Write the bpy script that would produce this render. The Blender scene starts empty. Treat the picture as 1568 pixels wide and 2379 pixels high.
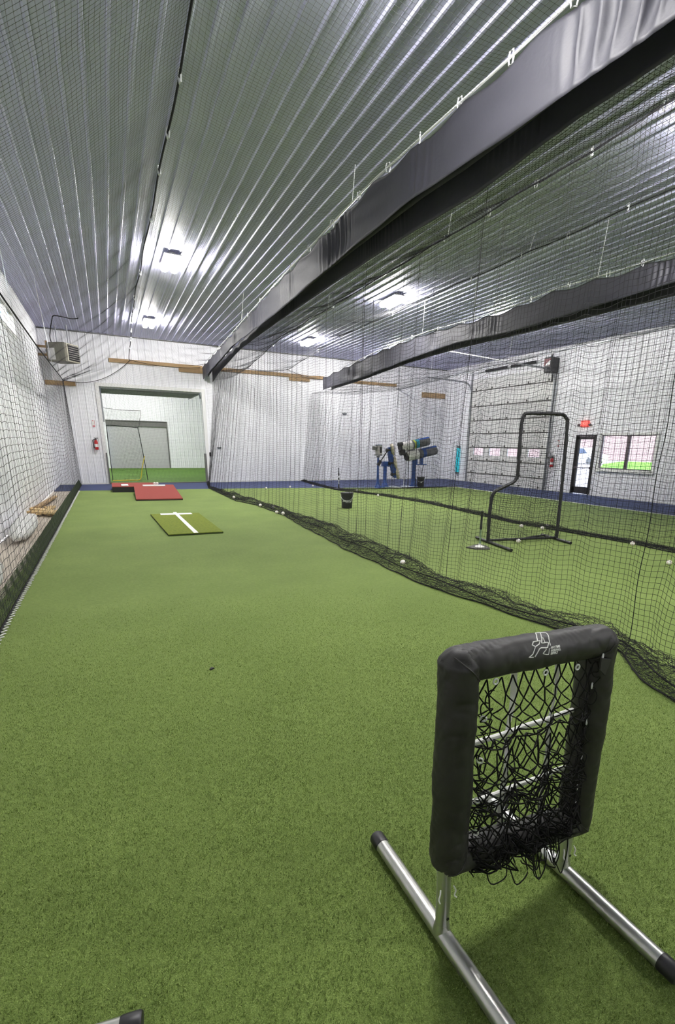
import bpy, math, random
import numpy as np
from mathutils import Vector, Matrix, noise
PI = math.pi
S = bpy.context.scene
COL = S.collection
RNG = np.random.default_rng(7)
random.seed(5)

# ------------------------------------------------------------------ materials
def mat(name, col, rough=.5, metal=0., spec=.5, emit=None, es=1., bump=None, var=None, coat=0., alpha=1., sheen=0.):
    m = bpy.data.materials.new(name); m.use_nodes = True
    nt = m.node_tree; b = nt.nodes['Principled BSDF']
    c = (*col, 1.)
    b.inputs['Base Color'].default_value = c
    b.inputs['Roughness'].default_value = rough
    b.inputs['Metallic'].default_value = metal
    b.inputs['Specular IOR Level'].default_value = spec
    b.inputs['Coat Weight'].default_value = coat
    b.inputs['Alpha'].default_value = alpha
    b.inputs['Sheen Weight'].default_value = sheen
    if emit:
        b.inputs['Emission Color'].default_value = (*emit, 1.); b.inputs['Emission Strength'].default_value = es
    tc = None
    if var or bump:
        tc = nt.nodes.new('ShaderNodeTexCoord')
    if var:                                   # var = (scale, colour2, low, high[, stretch])
        mp = nt.nodes.new('ShaderNodeMapping'); nt.links.new(tc.outputs['Object'], mp.inputs[0])
        if len(var) > 4: mp.inputs['Scale'].default_value = var[4]
        n = nt.nodes.new('ShaderNodeTexNoise'); n.inputs['Scale'].default_value = var[0]; n.inputs['Detail'].default_value = 5
        nt.links.new(mp.outputs[0], n.inputs['Vector'])
        r = nt.nodes.new('ShaderNodeValToRGB')
        r.color_ramp.elements[0].position = var[2]; r.color_ramp.elements[1].position = var[3]
        r.color_ramp.elements[0].color = c; r.color_ramp.elements[1].color = (*var[1], 1.)
        nt.links.new(n.outputs[0], r.inputs[0]); nt.links.new(r.outputs[0], b.inputs['Base Color'])
    if bump:                                  # bump = (scale, strength, distance)
        n = nt.nodes.new('ShaderNodeTexNoise'); n.inputs['Scale'].default_value = bump[0]; n.inputs['Detail'].default_value = 6
        nt.links.new(tc.outputs['Object'], n.inputs['Vector'])
        bp = nt.nodes.new('ShaderNodeBump'); bp.inputs['Strength'].default_value = bump[1]; bp.inputs['Distance'].default_value = bump[2]
        nt.links.new(n.outputs[0], bp.inputs['Height']); nt.links.new(bp.outputs[0], b.inputs['Normal'])
    return m

M = {}
M['wall'] = mat('white_ribbed_steel', (.90, .90, .93), .4, var=(.7, (.84, .84, .865), .45, .75))
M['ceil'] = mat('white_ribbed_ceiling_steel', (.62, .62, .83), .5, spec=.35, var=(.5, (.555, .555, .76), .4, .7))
M['trim'] = mat('white_trim', (.78, .78, .76), .4)
M['greytrim'] = mat('grey_rubber_trim', (.14, .14, .13), .6)
M['concrete'] = mat('bare_concrete', (.56, .50, .43), .85, var=(2.2, (.47, .41, .34), .4, .7), bump=(30, .2, .01))
M['blue'] = mat('blue_turf', (.038, .050, .112), .8, spec=.25, var=(60, (.056, .072, .155), .35, .7), bump=(160, .5, .01))
M['net'] = mat('black_knotted_net', (.012, .012, .014), .75, spec=.25)
M['net_near'] = mat('black_pocket_net', (.008, .008, .008), .7, spec=.2)
M['rope'] = mat('black_rope', (.012, .012, .013), .8, spec=.2)
M['blackplastic'] = mat('black_plastic', (.014, .014, .016), .45)
M['blackmetal'] = mat('black_painted_metal', (.012, .012, .014), .4)
M['vinyl'] = mat('black_valance_vinyl', (.036, .036, .046), .58, spec=.42, bump=(15, .22, .02))
M['padvinyl'] = mat('black_pad_cover', (.016, .0155, .015), .55, spec=.5, var=(3, (.025, .024, .023), .45, .8), bump=(420, .12, .002))
M['steel'] = mat('brushed_aluminium_tube', (.62, .62, .60), .33, metal=.92, bump=(90, .05, .003))
M['zinc'] = mat('bright_zinc', (.85, .86, .88), .3, metal=.35)
M['galv'] = mat('galvanised_track', (.33, .34, .36), .45, metal=.6)
M['white'] = mat('white_webbing', (.86, .86, .84), .6)
M['ball'] = mat('white_leather', (.86, .85, .82), .45)
M['red'] = mat('red_paint', (.42, .012, .014), .35)
M['stitch'] = mat('red_stitching', (.5, .03, .03), .7)
M['clay'] = mat('red_turf_mound', (.31, .072, .06), .9, spec=.15, var=(90, (.25, .058, .048), .35, .7), bump=(200, .4, .008))
M['mat_green'] = mat('olive_turf_mat', (.185, .22, .03), .9, spec=.15, var=(25, (.12, .165, .026), .35, .7), bump=(250, .4, .006))
M['darkgreen'] = mat('dark_green_mat_side', (.03, .05, .012), .9)
M['bluepaint'] = mat('blue_machine_paint', (.012, .06, .26), .35)
M['tyre'] = mat('cream_machine_wheel', (.62, .55, .40), .55, var=(14, (.42, .38, .30), .5, .75))
M['greycover'] = mat('grey_motor_housing', (.16, .16, .165), .45, var=(9, (.075, .075, .08), .35, .7))
M['whitecover'] = mat('white_motor_housing', (.75, .74, .72), .45)
M['tealpaint'] = mat('teal_label', (.02, .30, .42), .4)
M['limepaint'] = mat('lime_label', (.42, .52, .06), .5)
M['boxgrey'] = mat('light_grey_control_box', (.52, .50, .50), .4)
M['wood'] = mat('raw_pine', (.43, .29, .145), .7, var=(2.0, (.33, .21, .10), .35, .7, (1, 1, 9)))
M['paleboard'] = mat('pale_pine', (.62, .47, .24), .7, var=(2.0, (.5, .34, .16), .35, .7, (9, 1, 9)))
M['sack'] = mat('white_woven_sack', (.74, .74, .73), .6, bump=(8, .6, .05))
M['olive'] = mat('olive_heater_steel', (.16, .155, .12), .5)
M['cream'] = mat('cream_heater_steel', (.56, .53, .42), .5)
M['doorpanel'] = mat('cream_garage_door_panel', (.69, .69, .67), .45, bump=(60, .1, .01))
M['seal'] = mat('dark_door_seal', (.075, .072, .062), .6)
M['bronze'] = mat('dark_bronze_frame', (.016, .014, .016), .45)
M['mauve'] = mat('dark_mauve_sash', (.10, .075, .085), .45)
M['cyan'] = mat('cyan_tube', (.03, .62, .72), .35, emit=(.02, .75, .9), es=.22)
M['greygrip'] = mat('grey_cap', (.16, .17, .18), .5)
M['yellow'] = mat('yellow_rope', (.72, .55, .04), .6)
M['pink'] = mat('pink_grey_siding', (.50, .37, .36), .8)
M['lawn'] = mat('lawn', (.16, .42, .03), .9, var=(.5, (.2, .5, .05), .4, .6))
M['asphalt'] = mat('pale_pavement', (.50, .47, .47), .9)
M['vanwhite'] = mat('white_vehicle_paint', (.8, .8, .8), .25, coat=.5)
M['vanglass'] = mat('dark_vehicle_glass', (.12, .16, .25), .1)
M['copper'] = mat('orange_highlight_brass', (.8, .42, .2), .3, metal=.8)
M['led'] = mat('led_panel', (1, 1, 1), .5, emit=(1., .975, .945), es=285.)
M['exit'] = mat('red_exit_face', (.7, .06, .05), .5, emit=(1., .11, .09), es=.75)
M['exit_letter'] = mat('bright_exit_letters', (.9, .2, .15), .5, emit=(1., .25, .2), es=1.2)
M['paper'] = mat('white_paper', (.8, .79, .76), .6)
M['signred'] = mat('faded_red_sign', (.62, .2, .22), .5)

def glass_mat():
    m = bpy.data.materials.new('window_glass'); m.use_nodes = True; nt = m.node_tree
    for n in list(nt.nodes): nt.nodes.remove(n)
    o = nt.nodes.new('ShaderNodeOutputMaterial'); mx = nt.nodes.new('ShaderNodeMixShader')
    t = nt.nodes.new('ShaderNodeBsdfTransparent'); g = nt.nodes.new('ShaderNodeBsdfGlossy'); g.inputs['Roughness'].default_value = .03
    t.inputs[0].default_value = (.93, .95, .95, 1)
    mx.inputs[0].default_value = .05; nt.links.new(t.outputs[0], mx.inputs[1]); nt.links.new(g.outputs[0], mx.inputs[2])
    nt.links.new(mx.outputs[0], o.inputs[0]); return m
M['glass'] = glass_mat()

def turf_mat(name, c1, c2, c3):
    m = bpy.data.materials.new(name); m.use_nodes = True; nt = m.node_tree; b = nt.nodes['Principled BSDF']
    b.inputs['Roughness'].default_value = .8; b.inputs['Specular IOR Level'].default_value = .22
    b.inputs['Sheen Weight'].default_value = .12; b.inputs['Sheen Roughness'].default_value = .5
    b.inputs['Sheen Tint'].default_value = (.8, .9, .5, 1)
    tc = nt.nodes.new('ShaderNodeTexCoord')
    def nz(scale, det=3, rough=.6):
        n = nt.nodes.new('ShaderNodeTexNoise'); n.inputs['Scale'].default_value = scale; n.inputs['Detail'].default_value = det
        n.inputs['Roughness'].default_value = rough
        nt.links.new(tc.outputs['Object'], n.inputs['Vector']); return n
    fine = nz(210, 2, .7); mid = nz(28, 4); big = nz(.9, 3)
    r = nt.nodes.new('ShaderNodeValToRGB'); e = r.color_ramp.elements
    e[0].position = .30; e[0].color = (*c1, 1); e[1].position = .68; e[1].color = (*c3, 1)
    k = e.new(.5); k.color = (*c2, 1)
    mx = nt.nodes.new('ShaderNodeMath'); mx.operation = 'MULTIPLY_ADD'; mx.inputs[1].default_value = .28; nt.links.new(mid.outputs[0], mx.inputs[0])
    m2 = nt.nodes.new('ShaderNodeMath'); m2.operation = 'MULTIPLY_ADD'; m2.inputs[1].default_value = .72
    nt.links.new(fine.outputs[0], m2.inputs[0]); nt.links.new(m2.outputs[0], mx.inputs[2])
    m2.inputs[2].default_value = 0.
    m3 = nt.nodes.new('ShaderNodeMath'); m3.operation = 'MULTIPLY_ADD'; m3.inputs[1].default_value = .22; m3.inputs[2].default_value = -.11
    nt.links.new(big.outputs[0], m3.inputs[0])
    m4 = nt.nodes.new('ShaderNodeMath'); nt.links.new(mx.outputs[0], m4.inputs[0]); nt.links.new(m3.outputs[0], m4.inputs[1])
    nt.links.new(m4.outputs[0], r.inputs[0]); nt.links.new(r.outputs[0], b.inputs['Base Color'])
    bp = nt.nodes.new('ShaderNodeBump'); bp.inputs['Strength'].default_value = .55; bp.inputs['Distance'].default_value = .012
    nt.links.new(fine.outputs[0], bp.inputs['Height']); nt.links.new(bp.outputs[0], b.inputs['Normal'])
    return m
M['turf'] = turf_mat('green_turf', (.080, .120, .023), (.150, .218, .049), (.25, .33, .092))
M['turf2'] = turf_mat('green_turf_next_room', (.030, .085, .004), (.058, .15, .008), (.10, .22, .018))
def blade_mat():
    m = bpy.data.materials.new('turf_blade'); m.use_nodes = True; nt = m.node_tree; b = nt.nodes['Principled BSDF']
    b.inputs['Roughness'].default_value = .55; b.inputs['Specular IOR Level'].default_value = .3
    g = nt.nodes.new('ShaderNodeNewGeometry')
    r = nt.nodes.new('ShaderNodeValToRGB'); e = r.color_ramp.elements
    e[0].color = (.080, .125, .016, 1); e[1].color = (.37, .47, .14, 1); e[1].position = 1.
    k = e.new(.62); k.color = (.19, .275, .062, 1)
    nt.links.new(g.outputs['Random Per Island'], r.inputs[0]); nt.links.new(r.outputs[0], b.inputs['Base Color'])
    return m
M['blade'] = blade_mat()

# ------------------------------------------------------------------ scene tree helpers
def tag(o, label=None, cat=None, group=None, kind=None):
    if label: o['label'] = label
    if cat: o['category'] = cat
    if group: o['group'] = group
    if kind: o['kind'] = kind
    return o
def empty(name, loc=(0, 0, 0), rz=0., label=None, cat=None, group=None, kind=None):
    o = bpy.data.objects.new(name, None); COL.objects.link(o); o.location = loc; o.rotation_euler.z = rz
    o.empty_display_size = .1
    return tag(o, label, cat, group, kind)
def copy_tree(o, parent=None):
    c = o.copy(); COL.objects.link(c)
    if parent: c.parent = parent
    for ch in list(o.children): copy_tree(ch, c)
    return c
def link(name, me, m, parent=None, smooth=False):
    o = bpy.data.objects.new(name, me); COL.objects.link(o)
    if m: me.materials.append(m)
    if smooth:
        me.polygons.foreach_set('use_smooth', np.ones(len(me.polygons), bool))
    if parent: o.parent = parent
    return o
def np_mesh(name, V, F):
    """V (n,3) floats, F (m,k) ints, all faces of k corners"""
    V = np.asarray(V, np.float32); F = np.asarray(F, np.int32); k = F.shape[1]
    me = bpy.data.meshes.new(name); me.vertices.add(len(V)); me.vertices.foreach_set('co', V.ravel())
    me.loops.add(F.size); me.loops.foreach_set('vertex_index', F.ravel())
    me.polygons.add(len(F)); me.polygons.foreach_set('loop_start', np.arange(0, F.size, k, dtype=np.int32))
    me.polygons.foreach_set('loop_total', np.full(len(F), k, np.int32))
    me.update(calc_edges=True); return me

class MB:
    def __init__(s): s.v = []; s.f = []
    def add(s, vs, fs):
        b = len(s.v); s.v += [tuple(map(float, p)) for p in vs]; s.f += [tuple(b + i for i in f) for f in fs]; return s
    def box(s, x0, x1, y0, y1, z0, z1, mtx=None):
        p = [Vector((x, y, z)) for z in (z0, z1) for y in (y0, y1) for x in (x0, x1)]
        if mtx: p = [mtx @ q for q in p]
        return s.add(p, [(0, 2, 3, 1), (4, 5, 7, 6), (0, 1, 5, 4), (1, 3, 7, 5), (3, 2, 6, 7), (2, 0, 4, 6)])
    def bbox(s, c, size, mtx=None, ch=.006):
        """box with chamfered vertical and top edges"""
        x, y, z = size[0] / 2, size[1] / 2, size[2] / 2; ch = min(ch, x * .45, y * .45, z * .45)
        ring = [(-x + ch, -y), (x - ch, -y), (x, -y + ch), (x, y - ch), (x - ch, y), (-x + ch, y), (-x, y - ch), (-x, -y + ch)]
        vs = []; fs = []
        for k, (zz, sc) in enumerate([(-z, ch), (-z + ch, 0), (z - ch, 0), (z, ch)]):
            for a, b in ring:
                vs.append((a - math.copysign(sc, a), b - math.copysign(sc, b), zz))
        for k in range(3):
            for i in range(8):
                j = (i + 1) % 8; fs.append((k * 8 + i, k * 8 + j, k * 8 + 8 + j, k * 8 + 8 + i))
        fs.append(tuple(range(7, -1, -1))); fs.append(tuple(range(24, 32)))
        c = Vector(c); vs = [Vector(p) for p in vs]
        vs = [(mtx @ (p + c)) if mtx else p + c for p in vs]
        return s.add(vs, fs)
    def tube(s, pts, r, n=10, cap=True, closed=False):
        pts = [Vector(p) for p in pts]; m = len(pts); rr = r if isinstance(r, (list, tuple)) else [r] * m
        vs = []; fs = []; up = None
        for i, p in enumerate(pts):
            a = pts[(i - 1) % m] if (closed or i > 0) else p
            b = pts[(i + 1) % m] if (closed or i < m - 1) else p
            t = (b - a).normalized()
            if up is None:
                up = Vector((0, 0, 1)) if abs(t.z) < .9 else Vector((1, 0, 0))
            u = (up - t * up.dot(t)).normalized(); w = t.cross(u); up = u
            for k in range(n):
                an = 2 * PI * k / n; vs.append(p + (u * math.cos(an) + w * math.sin(an)) * rr[i])
        for i in range(m if closed else m - 1):
            j = (i + 1) % m
            for k in range(n):
                l = (k + 1) % n; fs.append((i * n + k, i * n + l, j * n + l, j * n + k))
        if cap and not closed:
            fs.append(tuple(range(n - 1, -1, -1))); fs.append(tuple((m - 1) * n + k for k in range(n)))
        return s.add(vs, fs)
    def lathe(s, prof, c=(0, 0, 0), n=20, mtx=None):
        vs = []; fs = []; c = Vector(c)
        for r, z in prof:
            for k in range(n):
                a = 2 * PI * k / n; q = Vector((r * math.cos(a), r * math.sin(a), z))
                vs.append((mtx @ q if mtx else q) + c)
        for i in range(len(prof) - 1):
            for k in range(n):
                l = (k + 1) % n; fs.append((i * n + k, i * n + l, i * n + n + l, i * n + n + k))
        fs.append(tuple(range(n - 1, -1, -1))); fs.append(tuple((len(prof) - 1) * n + k for k in range(n)))
        return s.add(vs, fs)
    def prism(s, poly, z0, z1, mtx=None):
        n = len(poly); vs = [Vector((x, y, z0)) for x, y in poly] + [Vector((x, y, z1)) for x, y in poly]
        if mtx: vs = [mtx @ q for q in vs]
        return s.add(vs, [tuple(range(n - 1, -1, -1)), tuple(range(n, 2 * n))] + [(i, (i + 1) % n, n + (i + 1) % n, n + i) for i in range(n)])
    def build(s, name, m, parent=None, smooth=False):
        me = bpy.data.meshes.new(name); me.from_pydata(s.v, [], s.f); me.update()
        import bmesh
        bm = bmesh.new(); bm.from_mesh(me); bmesh.ops.recalc_face_normals(bm, faces=bm.faces); bm.to_mesh(me); bm.free()
        o = link(name, me, m, parent, smooth)
        if smooth:
            try: me.set_sharp_from_angle(angle=math.radians(42))
            except Exception: pass
        return o
def interp(x, tab):
    return np.interp(x, [t[0] for t in tab], [t[1] for t in tab])
def bez(pts, n=8):
    """smooth Catmull-Rom through pts"""
    P = [Vector(p) for p in pts]; P = [P[0] * 2 - P[1]] + P + [P[-1] * 2 - P[-2]]; out = []
    for i in range(1, len(P) - 2):
        for k in range(n):
            t = k / n; a, b, c, d = P[i - 1], P[i], P[i + 1], P[i + 2]
            out.append(.5 * ((2 * b) + (c - a) * t + (2 * a - 5 * b + 4 * c - d) * t * t + (3 * b - a - 3 * c + d) * t ** 3))
    out.append(P[-2]); return out
def text_obj(txt, size, m, parent, mtx, name='lettering', shear=0., ext=.001, align='CENTER', bold=0.):
    cu = bpy.data.curves.new('t', 'FONT'); cu.body = txt; cu.size = size; cu.extrude = ext; cu.align_x = align; cu.align_y = 'CENTER'
    cu.shear = shear; cu.offset = bold
    o = bpy.data.objects.new('t', cu); COL.objects.link(o)
    dg = bpy.context.evaluated_depsgraph_get(); me = bpy.data.meshes.new_from_object(o.evaluated_get(dg))
    bpy.data.objects.remove(o); bpy.data.curves.remove(cu)
    me.transform(mtx); me.materials.clear()
    return link(name, me, m, parent)

# smooth random 1-D / 2-D functions
class Wob:
    def __init__(s, n, lo, hi, seed, dim=2):
        r = np.random.default_rng(seed); s.k = r.uniform(lo, hi, (n, dim)) * r.choice([-1, 1], (n, dim)); s.p = r.uniform(0, 2 * PI, n); s.a = r.uniform(.4, 1, n); s.a /= np.sqrt((s.a ** 2).sum())
    def __call__(s, *xs):
        t = 0
        for i in range(len(s.p)):
            t = t + s.a[i] * np.sin(sum(s.k[i, j] * xs[j] for j in range(len(xs))) + s.p[i])
        return t

# ------------------------------------------------------------------ nets (knotted cord, every cord a round-ish tube)
def cord_arrays(L, r, ref=(.37, .61, .70), k=3):
    L = np.asarray(L, float); T = np.gradient(L, axis=1); T /= np.linalg.norm(T, axis=2, keepdims=True) + 1e-9
    ref = np.array(ref); U = np.cross(T, ref); U /= np.linalg.norm(U, axis=2, keepdims=True) + 1e-9; W = np.cross(T, U)
    an = 2 * PI * np.arange(k) / k
    V = L[:, :, None, :] + r * (np.cos(an)[None, None, :, None] * U[:, :, None, :] + np.sin(an)[None, None, :, None] * W[:, :, None, :])
    C, N = L.shape[:2]
    idx = np.arange(C * N * k).reshape(C, N, k); a = idx[:, :-1, :]; b = idx[:, 1:, :]
    F = np.stack([a, np.roll(a, -1, 2), np.roll(b, -1, 2), b], -1).reshape(-1, 4)
    return V.reshape(-1, 3), F
def net_obj(name, G, r, m=None, parent=None, axis=(1, 1), mask=None, rv=1.):
    """G (A,B,3): grid of knots"""
    Vs = []; Fs = []; n = 0
    for use, L, q in ((axis[0], G, rv), (axis[1], np.swapaxes(G, 0, 1), 1.)):
        if not use: continue
        V, F = cord_arrays(L, r * q); Vs.append(V); Fs.append(F + n); n += len(V)
    return link(name, np_mesh(name, np.concatenate(Vs), np.concatenate(Fs)), m or M['net'], parent)
def rope_obj(name, pts, r, m, parent=None, n=6):
    return MB().tube(pts, r, n).build(name, m, parent, True)
# ------------------------------------------------------------------ room constants (metres; camera stands at x=0,y=0)
D = 20.96; XL = -1.64; XR = 14.85; ZC = 5.115; YN = -5.2
P_W = .2286

# ------------------------------------------------------------------ camera
cam = bpy.data.cameras.new('camera'); co = bpy.data.objects.new('camera', cam); COL.objects.link(co); S.camera = co
f_px, pitch, yaw, roll, pcx, pcy = 1138.306, -.273, .494, .019, 93.127, 164.579
W_, H_ = 1568, 2379
fw = Vector((math.sin(yaw) * math.cos(pitch), math.cos(yaw) * math.cos(pitch), math.sin(pitch)))
rt = Vector((math.cos(yaw), -math.sin(yaw), 0)); up = rt.cross(fw)
r2 = rt * math.cos(roll) + up * math.sin(roll); u2 = up * math.cos(roll) - rt * math.sin(roll)
mw = Matrix((r2, u2, -fw)).transposed().to_4x4(); mw.translation = (0, 0, 1.55); co.matrix_world = mw
cam.sensor_fit = 'VERTICAL'; cam.sensor_height = 36; cam.lens = f_px / H_ * 36
cam.shift_x = -pcx / H_; cam.shift_y = pcy / H_; cam.clip_end = 400; cam.clip_start = .02

# ------------------------------------------------------------------ shell
def rib_profile(u0, u1, pitch, org, h):
    """list of (u, depth) between u0 and u1"""
    pts = []
    base = [(-.026, 0), (-.013, h), (.013, h), (.026, 0), (.072, 0), (.078, .0014), (.086, .0014), (.092, 0), (.137, 0), (.143, .0014), (.151, .0014), (.157, 0)]
    k0 = math.floor((u0 - org) / pitch) - 1; k1 = math.ceil((u1 - org) / pitch) + 1
    for k in range(k0, k1 + 1):
        for a, d in base:
            u = org + k * pitch + a * pitch / .2286
            if u0 < u < u1: pts.append((u, d))
    return [(u0, 0)] + pts + [(u1, 0)]
def ribbed(mb, u0, u1, v0, v1, fn, pitch=P_W, org=0., h=.019):
    pr = rib_profile(u0, u1, pitch, org, h); n = len(pr)
    vs = [fn(u, v0, d) for u, d in pr] + [fn(u, v1, d) for u, d in pr]
    mb.add(vs, [(i, i + 1, n + i + 1, n + i) for i in range(n - 1)])
def struct(o): return tag(o, kind='structure')

J1, J2, ZJ = -.02, 3.43, 3.39
mb = MB(); fn = lambda u, v, d: (u, D - d, v)
ribbed(mb, XL, J1 - .1, 0, ZC, fn); ribbed(mb, J2 + .1, XR, 0, ZC, fn); ribbed(mb, J1 - .1, J2 + .1, ZJ + .1, ZC, fn)
mb.box(XL - .2, J1 - .02, D + .001, D + .14, 0, ZC); mb.box(J2 + .02, XR + .2, D + .001, D + .14, 0, ZC); mb.box(J1 - .02, J2 + .02, D + .001, D + .14, ZJ + .02, ZC)
struct(mb.build('wall_far', M['wall']))
mb = MB(); fn = lambda u, v, d: (XL + d, u, v)
WL = (13.3, 15.42, 3.86, 4.42)              # high window band in the left wall
WL2 = (8.3, 10.42, 3.86, 4.42)
for a, b in ((YN, WL2[0]), (WL2[1], WL[0]), (WL[1], D)): ribbed(mb, a, b, 0, ZC, fn)
for w in (WL, WL2):
    ribbed(mb, w[0], w[1], 0, w[2], fn); ribbed(mb, w[0], w[1], w[3], ZC, fn)
struct(mb.build('wall_left', M['wall']))
# right wall: garage door, glazed door, window
GD = (14.1, 18.85, 0., 4.42); DR = (11.94, 12.77, 0., 2.05); WR = (9.73, 11.73, .92, 2.05)
mb = MB(); fn = lambda u, v, d: (XR - d, u, v)
ribbed(mb, YN, WR[0], 0, ZC, fn); ribbed(mb, WR[0], WR[1], 0, WR[2], fn); ribbed(mb, WR[0], WR[1], WR[3], ZC, fn)
ribbed(mb, WR[1], DR[0], 0, ZC, fn); ribbed(mb, DR[0], DR[1], DR[3], ZC, fn); ribbed(mb, DR[1], GD[0], 0, ZC, fn)
ribbed(mb, GD[0], GD[1], GD[3], ZC, fn); ribbed(mb, GD[1], D, 0, ZC, fn)
struct(mb.build('wall_right', M['wall']))
mb = MB(); fn = lambda u, v, d: (u, YN + d, v); ribbed(mb, XL, XR, 0, ZC, fn); struct(mb.build('wall_near', M['wall']))
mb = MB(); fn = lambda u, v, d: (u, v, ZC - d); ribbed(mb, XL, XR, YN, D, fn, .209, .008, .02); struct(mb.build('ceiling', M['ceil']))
# dark closure line along the far top edge, white sill trims
mb = MB(); mb.box(XL, XR, D - .045, D - .02, ZC - .05, ZC - .022); struct(mb.build('trim_1', M['greytrim']))
mb = MB(); mb.box(XL, J1 - .1, D - .035, D - .021, 0, .05); mb.box(J2 + .1, XR, D - .035, D - .021, 0, .05); struct(mb.build('baseboard_far', M['trim']))
mb = MB(); mb.box(XR - .035, XR - .021, GD[1], D, 0, .05); mb.box(XR - .035, XR - .021, DR[1], GD[0], 0, .05); mb.box(XR - .035, XR - .021, YN, DR[0], 0, .05)
struct(mb.build('baseboard_right', M['trim']))
mb = MB(); mb.box(XL - .25, XR + .3, YN - .2, D + .14, -.12, -.012); struct(mb.build('floor', M['concrete']))
# turf sheets
FB = [(-1.64, 18.38), (4.9, 17.76), (12.25, 16.1)]      # front edge of the blue border
XB = 12.25
def sheet_poly(name, poly, z, m, th=.012):
    mb = MB(); mb.prism(poly, z - th, z); return struct(mb.build(name, m))
sheet_poly('floor_green_turf', [(-1.09, YN), (XB, YN), (XB, 16.1), (4.9, 17.76), (-1.09, 18.33)], 0., M['turf'])
sheet_poly('floor_blue_turf', [(XL + .02, 18.38), (-1.10, 18.335), (4.9, 17.765), (XB, 16.105), (XB, YN), (XR, YN), (XR, D), (XL + .02, D)], 0., M['blue'])
mb = MB(); mb.tube([(XB, YN + .1, .003), (XB, 16.1, .003), (9.5, 16.72, .003)], .011, 6); struct(mb.build('trim_2', M['white']))
# far doorway: white jambs, dark lower guards
mb = MB()
mb.box(J1 - .12, J1, D - .05, D + .16, 1.12, ZJ + .12); mb.box(J2, J2 + .12, D - .05, D + .16, 0, ZJ + .12); mb.box(J1, J2, D - .05, D + .16, ZJ, ZJ + .12)
mb.box(J1 - .12, J1 - .05, D - .05, D + .16, 0, 1.12)
struct(mb.build('trim_3', M['trim']))
mb = MB(); mb.box(J1 - .05, J1, D - .07, D + .16, 0, 1.12); mb.box(J2 - .045, J2 + .012, D - .07, D + .16, 0, 1.12); struct(mb.build('trim_4', M['greytrim']))
mb = MB(); mb.box(J1, J2, D - .03, D + .16, -.01, .022); struct(mb.build('trim_5', M['seal']))

# ------------------------------------------------------------------ left windows
def leftwin(n, w):
    e = struct(empty('window_%d' % n, (XL, (w[0] + w[1]) / 2, w[2])))
    y0, y1, z0, z1 = w; mb = MB(); fr = .05; yc = (y0 + y1) / 2; zc = 0
    def bx(a, b, c, d): mb.box(-.06, .03, a - yc, b - yc, c - z0, d - z0)
    bx(y0 - .03, y0 + fr, z0 - .03, z1 + .03); bx(y1 - fr, y1 + .03, z0 - .03, z1 + .03); bx(y0, y1, z0 - .03, z0 + fr); bx(y0, y1, z1 - fr, z1 + .03); bx(yc - .02, yc + .02, z0, z1)
    mb.build('frame', M['trim'], e)
    g = MB(); g.box(-.02, -.014, y0 - yc, y1 - yc, 0, z1 - z0); g.build('pane', M['glass'], e)
leftwin(1, WL); leftwin(2, WL2)
# right window
e = struct(empty('window_3', (XR, 0, 0))); y0, y1, z0, z1 = WR; ym = 10.7
mb = MB()
for a, b, c, d in ((y0 - .05, y0 + .03, z0 - .05, z1 + .05), (y1 - .03, y1 + .05, z0 - .05, z1 + .05), (y0, y1, z0 - .05, z0 + .02), (y0, y1, z1 - .02, z1 + .05)): mb.box(-.045, .1, a, b, c, d)
mb.build('frame', M['trim'], e)
mb = MB()
for a, b in ((y0 + .03, ym - .02), (ym + .02, y1 - .03)):
    for q in ((a, a + .035, z0 + .02, z1 - .02), (b - .035, b, z0 + .02, z1 - .02), (a, b, z0 + .02, z0 + .05), (a, b, z1 - .05, z1 - .02)): mb.box(-.01, .04, *q)
mb.box(-.02, .05, ym - .035, ym + .035, z0 + .02, z1 - .02)
mb.build('sash', M['mauve'], e)
mb = MB(); mb.box(.012, .018, y0 + .03, y1 - .03, z0 + .02, z1 - .02); mb.build('pane', M['glass'], e)
mb = MB(); mb.box(-.09, -.03, y0 - .08, y1 + .08, z0 - .075, z0 - .045); mb.build('window_sill', M['trim'], e)
# right glazed door
e = struct(empty('door_1', (XR, 0, 0))); y0, y1, _, z1 = DR
mb = MB()
for a, b, c, d in ((y0, y0 + .045, 0, z1), (y1 - .045, y1, 0, z1), (y0, y1, z1 - .05, z1)): mb.box(-.05, .08, a, b, c, d)
mb.build('frame', M['bronze'], e)
mb = MB()
for a, b, c, d in ((y0 + .05, y0 + .11, .03, z1 - .055), (y1 - .16, y1 - .05, .03, z1 - .055), (y0 + .05, y1 - .05, .03, .26), (y0 + .05, y1 - .05, z1 - .155, z1 - .055)): mb.box(-.02, .03, a, b, c, d)
mb.build('leaf', M['bronze'], e)
mb = MB(); mb.box(.0, .006, y0 + .1, y1 - .15, .25, z1 - .14); mb.build('pane', M['glass'], e)
mb = MB(); mb.tube([(-.07, y0 + .06, .93), (-.07, y1 - .08, .93)], .016, 8); mb.box(-.075, -.015, y0 + .06, y0 + .1, .89, .97); mb.box(-.075, -.015, y1 - .12, y1 - .08, .89, .97)
mb.build('push_bar', M['mauve'], e)
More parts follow.
